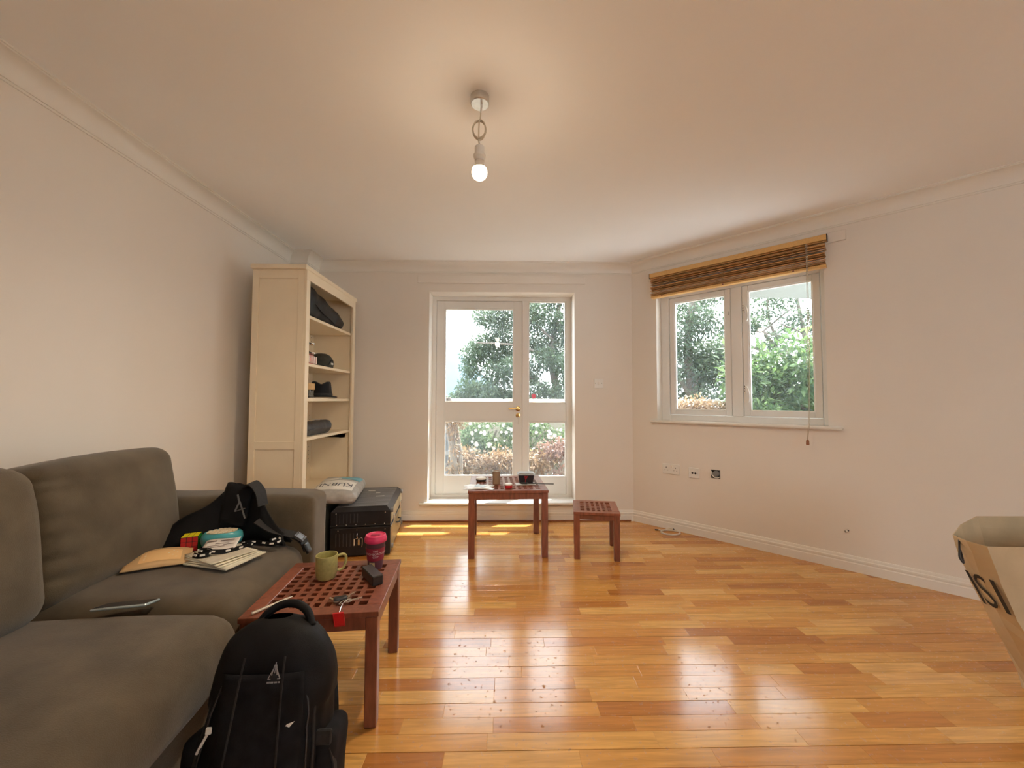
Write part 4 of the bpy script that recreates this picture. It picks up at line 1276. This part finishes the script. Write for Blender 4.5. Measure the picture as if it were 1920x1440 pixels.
# lanyard with white motifs
ly = thing('lanyard', 'black lanyard with white motifs coiled over the papers and seat', 'lanyard')
path = [(-1.232, 1.615, SZ + .030), (-1.200, 1.602, SZ + .030), (-1.172, 1.622, SZ + .032), (-1.198, 1.652, SZ + .034), (-1.228, 1.640, SZ + .038), (-1.195, 1.622, SZ + .040), (-1.140, 1.648, SZ + .030), (-1.105, 1.690, SZ + .028),
        (-1.09, 1.755, SZ + .020), (-1.12, 1.775, SZ + .012), (-1.165, 1.780, SZ + .010), (-1.13, 1.805, SZ + .012), (-1.07, 1.795, SZ + .012), (-1.02, 1.780, SZ + .012), (-.99, 1.792, SZ + .020), (-1.005, 1.808, SZ + .028), (-1.035, 1.790, SZ + .022)]
lp = smooth_path(path, 6)
MB().ribbon(lp, .018, .003, (.2, .4, 1)).build('lanyard_band', M_black, ly, smooth=60)
for k in range(3, len(lp) - 3, 5):
    p, d = lp[k], (lp[k + 1] - lp[k - 1]).normalized()
    MB().ribbon([p - d * .008 + Vector((0, -.002, .002)), p + d * .008 + Vector((0, -.002, .002))], .007, .0050, (.2, .4, 1)).build('white_motif', M_white, ly)
# phone on the near seat
ph = thing('smartphone', 'slim phone with a silver rim lying on the nearer seat cushion', 'phone', (-1.195, 1.298, .4435), (R(-13), R(-1), R(10)))
MB().box(-.074, .074, -.036, .036, 0, .008, .003).build('phone_body', mat('pale_blue_rim', (.42, .50, .52), .3, .4), ph)
MB().box(-.070, .070, -.033, .033, .008, .0086).build('phone_screen', M_plast, ph)

# ------------------------------------------------------------------ on the coffee table
TZ = .386
mg = thing('mug', 'matt yellow-green mug with a looped handle on the near lattice table', 'mug', (-.708, 1.618, TZ), (0, 0, R(28)))
MB().lathe([(0, 0), (.030, 0), (.036, .006), (.0395, .022), (.0400, .0225), (.041, .090), (.0405, .093), (.0375, .093), (.036, .03), (0, .022)], 36, caps=False).build('cup', mat('yellow_green_glaze', (.43, .40, .15), .45, var=.12, scale=90), mg, smooth=50)
MB().tube(smooth_path([(.038, 0, .080), (.058, 0, .084), (.071, 0, .074), (.070, 0, .045), (.058, 0, .025), (.037, 0, .024)]), .0052, 10).build('handle', bpy.data.materials['yellow_green_glaze'], mg, smooth=180)
tc_ = thing('travel_cup', 'plum travel cup with a bright pink lid on the near lattice table', 'cup', (-.545, 1.715, TZ))
M_plum = mat('plum_silicone', (.105, .040, .060), .5)
M_wine = mat('crimson_sleeve', (.27, .018, .045), .5)
M_lid = mat('pink_lid', (.62, .03, .12), .42)
MB().lathe([(0, 0), (.028, 0), (.029, .003), (.0405, .118), (.0, .118)], 36, caps=False).build('cup_body', M_plum, tc_, smooth=40)
MB().lathe([(.0325, .038), (.0340, .038), (.0398, .090), (.0382, .090)], 36, caps=False).build('sleeve', M_wine, tc_, smooth=40)
MB().lathe([(.040, .112), (.0445, .112), (.046, .116), (.0455, .126), (.043, .130), (.041, .138), (.038, .140), (.034, .136), (0, .135)], 36, caps=False).build('lid', M_lid, tc_, smooth=40)
b = MB(); b.box(-.020, .004, -.012, .004, .135, .139, .003).box(-.004, .020, -.006, .010, .134, .1375, .002); b.build('lid_stopper', mat('dark_pink', (.30, .01, .05), .5), tc_)


def wrap(vs, r0, k, z0, ang):
    out = []
    for x, y, z in vs:
        zz = z0 + y
        rr = r0 + k * zz + .0009
        a = ang + x / rr
        out.append((rr * math.cos(a), rr * math.sin(a), zz))
    return out


b = MB()
for s, z0, sz in (('THE', .0795, .0115), ('NEIGHBOROUGH', .068, .0125), ('CUP', .055, .0125)):
    vs, fs = text_geo(s, sz, 0, 1.02)
    b.add(wrap([(x, y, z) for x, y, z in vs], .0298, .1115, z0, R(-72)), fs)
b.build('lettering', mat('cup_print', (.72, .60, .60), .5), tc_)
b = MB(); b.grid(6, 2, lambda u, v: wrap([(-.012 + .024 * u, .024 * v, 0)], .0287, .1, .008, R(-98))[0]); b.build('paper_label', mat('cup_label', (.62, .52, .28), .6), tc_)
bb = thing('black_box', 'small flat-topped black box lying across the near lattice table', 'box', (-.520, 1.600, TZ), (0, 0, R(-52)))
MB().box(-.062, .062, -.021, .021, 0, .036, .003).build('box_body', M_plast, bb)
MB().box(-.061, .061, -.019, .019, .036, .0375, .001).build('grey_lid', mat('dark_grey_satin', (.07, .07, .075), .35), bb)
ky = thing('key_bunch', 'bunch of keys with a red fob hanging over the near table edge', 'keys', (0, 0, 0))
b = MB(); b.tube([(-.556 + .013 * math.cos(a), 1.405 + .013 * math.sin(a), TZ + .012 + .006 * math.cos(a)) for a in np.linspace(0, 2 * math.pi, 17)[:-1]], .0013, 6, closed=True); b.build('key_ring', M_silv, ky, smooth=180)
for (x, y_, an, m, s, nm) in ((-.545, 1.425, 30, M_steel, 1.0, 'door_key'), (-.560, 1.452, 68, M_silv, .9, 'slim_key'), (-.585, 1.425, 150, M_steel, .9, 'flat_key')):
    M_ = Matrix.Translation((x, y_, TZ + .006)) @ Matrix.Rotation(R(an), 4, 'Z') @ Matrix.Scale(s, 4)
    b = MB(M_); b.lathe([(.0045, 0), (.0125, 0), (.0125, .0022), (.0045, .0022), (.0045, 0)], 16, caps=False).box(.011, .046, -.003, .003, 0, .002).box(.030, .034, -.006, -.003, 0, .002).box(.040, .044, -.006, -.003, 0, .002)
    b.build(nm, m, ky, smooth=30)
MB(Matrix.Translation((-.578, 1.437, TZ + .008)) @ Matrix.Rotation(R(25), 4, 'Z')).rbox((.045, .026, .014), .006, 6).build('car_fob', M_plast, ky, smooth=180)
FB = Matrix.Translation((-.540, 1.336, TZ - .012)) @ Matrix.Rotation(R(-72), 4, 'X') @ Matrix.Rotation(R(-8), 4, 'Y')
b = MB(FB); b.box(-.017, .017, -.030, .026, -.002, .002, .0018); b.build('red_fob', mat('red_fob', (.75, .02, .025), .35), ky)
b = MB(FB); b.box(-.017, -.014, -.030, .022, -.003, .003, .0008).box(.014, .017, -.030, .022, -.003, .003, .0008).box(-.017, .017, -.030, -.027, -.003, .003, .0008).box(-.017, .017, .019, .022, -.003, .003, .0008); b.build('fob_rim', mat('red_fob_rim', (.60, .015, .02), .35), ky)
b = MB(); b.tube(smooth_path([(-.553, 1.394, TZ + .010), (-.548, 1.365, TZ + .010), (-.542, 1.342, TZ + .008)]), .0018, 6); b.build('fob_link', M_silv, ky)
pn = thing('pen', 'slim white pen lying by the sofa edge of the near table', 'pen', (-.795, 1.405, TZ + .005), (0, 0, R(57)))
ry2 = Matrix.Rotation(math.pi / 2, 4, 'Y')
MB(ry2).lathe([(0, -.07), (.004, -.068), (.0045, -.05), (.0045, .045), (.0015, .066), (0, .068)], 12, caps=False).build('barrel', mat('pen_white', (.75, .70, .62), .35), pn, smooth=50)
MB().box(-.068, -.030, -.001, .001, .0045, .006).build('clip', M_steel, pn)

# ------------------------------------------------------------------ backpack at the foot of the table
bp = thing('backpack', 'large black backpack leaning on the near lattice table', 'backpack', (-.617, 1.045, .004), (R(-11), 0, R(2)))


def bp_sec(z):
    """half width, half depth, x shift at height z"""
    t_ = z / .50
    w = .190 - .040 * t_ if t_ < .55 else .168 - .012 * (t_ - .55)
    if t_ > .62: w *= 1.04 * math.sqrt(max(0, 1 - ((t_ - .62) / .385) ** 2.9))
    d = .115 - .045 * t_
    if t_ > .8: d *= math.sqrt(max(0.0, 1 - ((t_ - .8) / .21) ** 2))
    if t_ < .1: w *= .88 + 1.2 * t_; d *= .85 + 1.5 * t_
    return max(w * .90, .004), max(d, .004), .02 * (min(t_, .7) - .3) - .05 * max(0, t_ - .7)


def bp_fn(grow=1.0, sd=0.0):
    def f(u, v):
        z = .498 * (1 - (1 - v) ** 1.15) if v < 1 else .4995
        w, d, x0 = bp_sec(z)
        a = 2 * math.pi * u
        ca, sa = math.cos(a), math.sin(a)
        e = .72
        x = math.copysign(abs(ca) ** e, ca) * w; y_ = math.copysign(abs(sa) ** e, sa) * d
        k = .005 * vnoise(x * 16, y_ * 16, z * 13, sd)
        return (x + x0 + k, y_ * grow + k, z)
    return f


b = MB(); b.grid(44, 40, bp_fn()); b.build('main_body', M_black, bp, smooth=180)


def bp_front(x, z, off):
    w, d, x0 = bp_sec(z)
    k = min(.999, abs((x - x0) / w))
    sa = (1 - k ** (2 / .72)) ** (.72 / 2)
    return (x, -d * sa - off, z)


MB().grid(16, 24, lambda u, v: bp_front(-.095 + .20 * u + .012 * math.sin(3 * v), .03 + .36 * v, .005), .004).build('front_pocket', M_black2, bp, smooth=180)
for x in (-.045, .07):
    MB().ribbon([bp_front(x * (1.2 - .35 * k / 12), .05 + .38 * k / 12, .015) for k in range(13)], .004, .003, (1, 0, 0)).build('panel_seam', M_strap, bp, smooth=60)
pth = []
for k in range(31):
    a = math.pi * (k / 30)
    z = .16 + .325 * math.sin(a) ** .8
    w, d, x0 = bp_sec(min(z, .492))
    pth.append((x0 + math.cos(a) * w * .90 if abs(math.cos(a)) > .05 else x0, -d * .62 - .003, z))
MB().tube(pth, .0042, 6).build('zip_line', M_strap, bp, smooth=180)
pth = [(p[0] * .93, p[1] - .014, p[2] - .02) for p in pth]
MB().tube(pth, .003, 6).build('zip_line', M_plast, bp, smooth=180)
MB().tube(smooth_path([(-.060, .0, .475), (-.045, .01, .503), (-.01, .02, .522), (.03, .02, .523), (.065, .012, .505), (.085, .0, .472)]), [.011] * 31, 9).build('grab_handle', M_black, bp, smooth=180)
for s in (-1, 1):
    MB().rbox((.055, .13, .20), .024, 10, puff=(.008, 0, 0), c=(s * .158, .01, .14), disp=lambda q, u, v, w: (.004 * vnoise(q.x * 20, q.y * 20, q.z * 20, s), 0, 0)).build('side_pocket', M_black2, bp, smooth=180)
MB().box(.130, .181, -.055, -.045, .215, .250, .003).build('side_strap', M_strap, bp)
MB().ribbon(smooth_path([(.176, -.04, .21), (.189, -.03, .16), (.185, -.02, .10), (.160, -.03, .06)]), .022, .004, (0, 1, 0)).build('compression_strap', M_strap, bp, smooth=60)
for s in (-1, 1):
    MB().ribbon(smooth_path([(s * .05, .06, .45), (s * .085, .105, .36), (s * .11, .115, .22), (s * .13, .09, .07)]), .055, .012, (1, .3, 0)).build('shoulder_strap', M_strap, bp, smooth=60)
b = MB()
zc = .385
for (xa, za, xb, zb) in ((-.022, -.006, -.006, .026), (.022, -.006, .006, .026), (-.022, -.006, -.012, -.006), (.022, -.006, .012, -.006), (-.010, .006, -.003, .040), (.010, .006, .003, .040), (0, .012, 0, .048)):
    pa, pb = bp_front(xa * .66 + .038, zc + za * .66, .0065), bp_front(xb * .66 + .038, zc + zb * .66, .0065)
    b.ribbon([pa, pb], .0019, .0012, (1, 0, .2))
b.build('peak_emblem', mat('grey_print', (.32, .32, .33), .5), bp)
b = MB()
for k, wd in enumerate((.005, .004, .006, .003, .005, .003, .005)):
    p = bp_front(-.016 + .0046 * k + .038, zc - .012, .0065)
    b.box(p[0], p[0] + wd * .7, p[1], p[1] + .001, zc - .0135, zc - .010)
b.build('emblem_wordmark', bpy.data.materials['grey_print'], bp)
b = MB()
pA = [bp_front(-.105 - .028 * k / 6, .268 - .05 * k / 6, .008) for k in range(7)]
b.ribbon(pA, .006, .002, (1, 0, .3))
b.build('white_zip_pull', M_white, bp)
b = MB(); p = bp_front(-.103, .272, .010); b.box(p[0] - .007, p[0] + .007, p[1] - .003, p[1] + .003, p[2] - .006, p[2] + .010, .002); b.build('zip_toggle', M_white, bp)
b = MB(); p = bp_front(.085, .285, .009); b.add([p, (p[0] + .018, p[1], p[2] + .006), (p[0] + .006, p[1], p[2] - .007), (p[0] - .004, p[1], p[2] - .004)], [(0, 3, 2, 1)]); b.build('small_logo_mark', M_white, bp)

# ------------------------------------------------------------------ on the table by the door
DZ = .468
o = thing('cardboard_tube', 'upright brown cardboard canister on the tallest lattice table', 'canister', (-.055, 3.00, DZ))
MB().lathe([(0, 0), (.0285, 0), (.029, .002), (.029, .098), (.0275, .0985), (.027, .095), (0, .094)], 28, caps=False).build('tube_body', mat('brown_card', (.32, .21, .13), .7, var=.1), o, smooth=40)
MB().lathe([(.029, .094), (.0296, .094), (.0296, .100), (.027, .100)], 28, caps=False).build('rim', M_steel, o, smooth=40)
o = thing('white_puck', 'low white-topped dark puck at the back corner of the tallest table', 'gadget', (-.175, 3.10, DZ))
MB().lathe([(0, 0), (.030, 0), (.036, .006), (.037, .016), (0, .016)], 24, caps=False, sx=1.1).build('puck_base', mat('puck_dark', (.07, .06, .06), .4), o, smooth=40)
MB().lathe([(0, .016), (.037, .016), (.035, .026), (.026, .031), (0, .032)], 24, caps=False, sx=1.1).build('puck_top', M_white, o, smooth=60)
o = thing('crumpled_bag', 'crumpled white plastic bag spread on the corner of the tallest table', 'bag', (-.178, 2.862, DZ))


def crum(u, v):
    x, y_ = -.10 + .20 * u, -.065 + .13 * v
    e = math.sin(math.pi * u) * math.sin(math.pi * v)
    return (x * (1 + .12 * math.sin(9 * v)), y_ * (1 + .15 * math.sin(8 * u)), .004 + .022 * e ** .5 * (.6 + .4 * vnoise(x * 40, y_ * 40, 0, .8)))


MB().grid(22, 16, crum, .0015).build('film', mat('white_film', (.75, .76, .76), .3, var=.12, scale=25), o, smooth=60)
MB().grid(8, 6, lambda u, v: (-.03 + .075 * u, -.035 + .05 * v, crum(.35 + .375 * u, .23 + .385 * v)[2] + .003)).build('blue_print', mat('pale_blue_print', (.50, .60, .66), .35), o, smooth=60)
o = thing('red_tin', 'little round red tin with a pale lid on the tallest table', 'tin', (.035, 2.855, DZ))
MB().lathe([(0, 0), (.026, 0), (.028, .003), (.028, .022), (0, .022)], 24, caps=False).build('tin_body', mat('bright_red', (.50, .02, .03), .4), o, smooth=40)
MB().lathe([(0, .022), (.029, .022), (.029, .029), (.026, .032), (0, .032)], 24, caps=False).build('lid', M_white, o, smooth=40)
o = thing('black_tub', 'black food tub with a red tie mark on the tallest table', 'tub', (.170, 3.03, DZ + .0025))
vs = [(-.050, -.04, 0), (.050, -.04, 0), (.050, .04, 0), (-.050, .04, 0), (-.060, -.05, .066), (.060, -.05, .066), (.060, .05, .066), (-.060, .05, .066)]
MB().add(vs, [(3, 2, 1, 0), (0, 1, 5, 4), (1, 2, 6, 5), (2, 3, 7, 6), (3, 0, 4, 7)]).build('tub_body', mat('black_lacquer', (.022, .020, .026), .3), o)
b = MB(); b.box(-.066, .066, -.056, .056, .064, .072, .002).box(-.055, .055, -.048, .048, .072, .078, .002); b.build('lid', mat('clear_grey_lid', (.42, .44, .46), .3), o)
b = MB()
for (xa, za, xb, zb) in ((-.012, .056, -.004, .034), (.010, .056, -.002, .034), (-.003, .034, -.006, .010), (-.012, .056, .010, .052)):
    b.ribbon([(xa, -.0405 - .01 * za / .066 - .001, za), (xb, -.0405 - .01 * zb / .066 - .001, zb)], .004, .001, (1, 0, .1))
b.build('red_mark', bpy.data.materials['bright_red'], o)
o = tag(MB().box(-.075, .075, -.045, .045, 0, .0016, M=Matrix.Translation((.165, 2.985, DZ + .0004)) @ Matrix.Rotation(R(4), 4, 'Z')).build('paper_napkin', mat('napkin', (.72, .71, .70), .8)), 'pale paper napkin lying under the black tub', 'napkin')
o = thing('black_spoon', 'long black spoon jutting over the edge of the tallest table', 'spoon', (.235, 2.965, DZ + .002), (0, 0, R(-10)))
b = MB(); b.tube([(-.06, 0, .006), (.02, 0, .006), (.14, 0, .008)], [.0035, .003, .004], 8); b.build('spoon_handle', M_plast, o, smooth=60)
b = MB(); b.rbox((.05, .030, .012), .006, 8, c=(-.08, 0, .0065)); b.build('spoon_bowl', M_plast, o, smooth=180)

# ------------------------------------------------------------------ wall fittings
FW = WR


def plate(bb, s0, s1, z0, z1): return bb.box(s0, s1, -.010, -.0005, z0, z1, .003)


o = thing('double_socket', 'white double mains socket low on the wall under the window', 'socket')
plate(MB(FW), .278, .424, .469, .555).build('face_plate', M_white, o)
for c in (.312, .390):
    b = MB(FW)
    b.box(c - .003, c + .003, -.0108, -.0095, .519, .529).box(c - .015, c - .009, -.0108, -.0095, .499, .503).box(c + .009, c + .015, -.0108, -.0095, .499, .503)
    b.build('pin_hole', M_plast, o)
for c in (.341, .361):
    MB(FW).box(c - .006, c + .006, -.015, -.0095, .525, .545, .002).build('rocker_switch', M_trim, o)
o = thing('aerial_socket', 'white square aerial outlet with two round holes beside the double socket', 'socket')
plate(MB(FW), .498, .584, .459, .545).build('face_plate', M_white, o)
for c in (.530, .553):
    MB(FW).lathe([(0, 0), (.0085, 0), (.0085, .0015), (0, .0015)], 14, caps=False, M=Matrix.Translation((c, -.0100, .502)) @ ry).build('aerial_hole', M_plast, o)
for c in (.509, .573):
    MB(FW).lathe([(0, 0), (.003, 0), (.003, .001), (0, .001)], 8, caps=False, M=Matrix.Translation((c, -.0100, .502)) @ ry).build('screw', M_steel, o)
o = thing('open_back_box', 'open square wiring hole in the wall with a loose white cable end', 'wall box')
b = MB(FW); b.box(.671, .738, -.002, -.0004, .480, .548); b.build('hole_shade_sheet', mat('hole_shade', (.012, .011, .010), .9), o)  # flat dark sheet on the wall; the hole's shade is its colour
b = MB(FW); ring(b, .671, .738, -.0035, -.001, .480, .548, .004); b.build('metal_lip', M_grey, o)
b = MB(FW); b.tube(smooth_path([(.676, -.004, .535), (.682, -.010, .508), (.70, -.012, .490), (.722, -.012, .488), (.735, -.008, .495)]), .0035, 8); b.build('cable_tail', M_white, o, smooth=180)
b = MB(FW); b.lathe([(0, 0), (.024, 0), (.022, .006), (0, .007)], 20, caps=False, sx=1.2, M=Matrix.Translation((.708, -.003, .517)) @ ry @ Matrix.Rotation(R(35), 4, 'Z')); b.build('grey_gland', M_grey, o, smooth=50)
o = thing('wall_hook', 'tiny metal cable clip screwed low on the plain wall', 'hook')
b = MB(FW); b.box(1.486, 1.494, -.008, -.0005, .240, .252, .001).box(1.500, 1.507, -.010, -.0005, .250, .258, .001); b.build('clip_screw', M_plast, o)
b = MB(FW); b.box(1.490, 1.503, -.014, -.0005, .246, .254, .002); b.build('clip_body', M_white, o)
o = thing('light_switch', 'white square switch plate on the wall beside the glazed door', 'switch', (.876, YB, 1.256))
MB().box(-.043, .043, -.009, -.0005, -.043, .043, .003).build('face_plate', M_white, o)
MB().box(-.008, .012, -.013, -.009, -.013, .015, .002).build('rocker_switch', M_trim, o)
for c in (-.030, .030): MB().lathe([(0, 0), (.003, 0), (.003, .001), (0, .001)], 8, caps=False, M=Matrix.Translation((c, -.009, .001)) @ ry).build('screw', M_plast, o)

# ------------------------------------------------------------------ wooden blind
M_slat = vary_mat('oak_slat', (.56, .32, .135), .5, amp=.26, var=.22, scale=9, stretch=(1, 1, 10))
M_rail = mat('pine_rail', (.70, .42, .15), .45, var=.1, stretch=(2, 20, 20))
bl_ = thing('wooden_blind', 'raised wooden slatted blind bunched at the top of the window', 'blind')
MB(WR).box(.200, 1.444, -.060, -.015, 2.188, 2.227, .002).build('head_rail', M_rail, bl_)
for s in (.200, 1.441): MB(WR).box(s, s + .004, -.061, -.014, 2.184, 2.228, .001).build('end_cap', M_plast, bl_)
zs = 2.178
for k in range(12):
    tilt = R(rng.uniform(-8, 22)); zz = 2.178 - k * .0134
    M_ = WR @ Matrix.Translation((.823 + rng.uniform(-.004, .004), -.038 + rng.uniform(-.004, .004), zz)) @ Matrix.Rotation(tilt, 4, 'X') @ Matrix.Rotation(R(rng.uniform(-.12, .12)), 4, 'Y')
    MB(M_).box(-.610, .610, -.025, .025, -.0019, .0019, .0008).build('slat', M_slat, bl_)
MB(WR).box(.214, 1.436, -.062, -.014, 2.004, 2.022, .003).build('bottom_rail', M_rail, bl_)
for s in (.315, .80, 1.255):
    b = MB(WR)
    for k in range(14):
        z = 2.03 + k * .0108
        b.tube(smooth_path([(s - .008, -.064, z), (s + rng.uniform(-.01, .01), -.071, z + .008), (s + .008, -.064, z + .012)], 3), .0014, 5)
    b.build('ladder_cord', mat('tan_cord_%d' % int(s * 100), (.40, .28, .14), .8), bl_, smooth=180)
    MB(WR).lathe([(0, 0), (.006, 0), (.006, .003), (0, .003)], 8, caps=False, M=Matrix.Translation((s, -.062, 2.012)) @ ry).build('rail_plug', M_mahog, bl_)
b = MB(WR)
b.tube([(1.330, -.066, 2.185), (1.329, -.070, 1.6), (1.318, -.066, .95), (1.309, -.064, .835)], .0016, 6)
b.tube([(1.336, -.066, 2.185), (1.337, -.070, 1.6), (1.324, -.066, .95), (1.311, -.064, .835)], .0016, 6)
b.build('pull_cord', mat('string', (.55, .47, .36), .8), bl_, smooth=180)
MB(WR).lathe([(0, .800), (.009, .800), (.010, .804), (.009, .826), (.004, .836), (0, .836)], 14, c=(1.310, -.064, 0), caps=False).build('wooden_toggle', mat('toggle_wood', (.33, .13, .06), .5), bl_, smooth=50)

# ------------------------------------------------------------------ cable coil on the floor, pink flower on the glass
o = thing('aerial_cable', 'small coil of cream aerial cable on the floor by the skirting', 'cable', (1.385, 3.285, 0))
pts = [(-.075, .065, .004), (-.055, .055, .006)]
for k in range(26):
    a = 2.4 + k / 12 * 2 * math.pi
    pts.append((.075 * math.cos(a) * (1 + .04 * math.sin(k)), .058 * math.sin(a) - .01, .006 + .0045 * (k // 12)))
pts += [(.02, .075, .012), (.055, .068, .010)]
MB().tube(smooth_path(pts, 4), .0048, 8).build('coax', mat('cream_coax', (.72, .66, .56), .4), o, smooth=180)
b = MB(); b.tube([(-.072, .064, .005), (-.10, .072, .005)], .005, 8).tube([(.052, .069, .010), (.085, .060, .008)], .006, 8); b.build('plug', M_plast, o, smooth=60)
o = thing('pink_sticker_flower', 'pink flower ornament stuck to the pane of the door side light', 'ornament', (.290, yl0 + .021, 1.118))
b = MB()
for k in range(5):
    a = 2 * math.pi * k / 5 + .3
    b.rbox((.020, .004, .020), .0019, 4, c=(.012 * math.cos(a), -.003, .022 + .012 * math.sin(a)))
b.build('petals', mat('pink_petal', (.72, .12, .17), .5), o, smooth=180)
MB().tube(smooth_path([(.004, -.003, .012), (-.004, -.003, -.008), (-.018, -.003, -.018), (-.022, -.003, -.008)]), .003, 6).build('tail', bpy.data.materials['pink_petal'], o, smooth=180)

# ------------------------------------------------------------------ tall paper bag at the edge of the room
pb = thing('laundry_bag', 'tall beige paper sack with black lettering by the skirting board', 'bag')
top = [(1.672, 1.345, .598), (1.655, 1.392, .602), (1.660, 1.445, .606), (1.775, 1.512, .621), (1.92, 1.575, .634), (2.16, 1.575, .634), (2.25, 1.52, .62), (2.28, 1.44, .606), (2.24, 1.345, .598), (1.96, 1.335, .597)]
bot = [(1.985, 1.36, .0), (1.975, 1.40, .0), (1.975, 1.44, .0), (1.98, 1.48, .0), (2.0, 1.52, .0), (2.20, 1.52, .0), (2.25, 1.50, .0), (2.255, 1.44, .0), (2.245, 1.36, .0), (2.12, 1.355, .0)]
n = len(top)
RWS = 14


def sack(i, v):
    t_, c = Vector(top[i % n]), Vector(bot[i % n])
    p = c.lerp(t_, v)
    bow = .030 * math.sin(math.pi * v)
    p.x -= bow * (1 if i % n in (0, 1, 2, 3) else .2)
    p.x += .004 * vnoise(p.y * 30, v * 12, i, .5); p.y += .004 * vnoise(p.x * 20, v * 10, i, 1.5)
    return p


b = MB()
vs, fs = [], []
for j in range(RWS + 1):
    for i in range(n): vs.append(sack(i, j / RWS))
for j in range(RWS):
    for i in range(n):
        k = (i + 1) % n
        fs.append((j * n + i, j * n + n + i, j * n + n + k, j * n + k))
cen = sum((Vector(p) for p in vs), Vector()) / len(vs)
inner = [Vector(p) + (Vector((cen.x + .1, 1.45, 0)) - Vector((Vector(p).x, Vector(p).y, 0))).normalized() * .004 for p in vs]
N = len(vs)
vs2 = vs + inner
fs2 = fs + [tuple(q + N for q in f)[::-1] for f in fs]
for i in range(n):
    k = (i + 1) % n
    fs2.append((RWS * n + i, RWS * n + N + i, RWS * n + N + k, RWS * n + k))
fs2.append(tuple(range(n)))
b.add(vs2, fs2); b.build('sack_body', mat('beige_kraft_sack', (.56, .44, .28), .8, var=.12, scale=7, bump=.3, bscale=18), pb)
# lettering runs up the gusset: mapped between the gusset's first and fourth edge
b = MB()
for g_, u0, du in (('I', .12, .10), ('S', .42, .36), ('I', .84, .14)):
    vs, fs = text_geo(g_, .1, 0)
    w_ = max(abs(p[0]) for p in vs); h_ = max(abs(p[1]) for p in vs)
    out = []
    for x, y_, z in vs:
        v = .690 + .105 * y_ / h_
        u = u0 + du * .5 * x / w_ - .06 * y_ / h_
        out.append(tuple(sack(2, v).lerp(sack(0, v), u) + Vector((-.012, -.006, 0))))
    b.add(out, fs)
b.build('lettering', mat('black_ink', (.03, .028, .026), .7), pb)
b = MB(); b.tube(smooth_path([(1.666, 1.425, .594), (1.660, 1.420, .560), (1.656, 1.417, .535), (1.661, 1.410, .517), (1.666, 1.417, .535), (1.663, 1.420, .560)]), .0032, 7); b.build('cord_loop', M_plast, pb, smooth=180)
b = MB(); b.ribbon([(1.674, 1.43, .590), (1.70, 1.46, .592), (1.715, 1.475, .592)], .010, .003, (0, .2, 1)); b.build('tag_arrow', M_plast, pb)
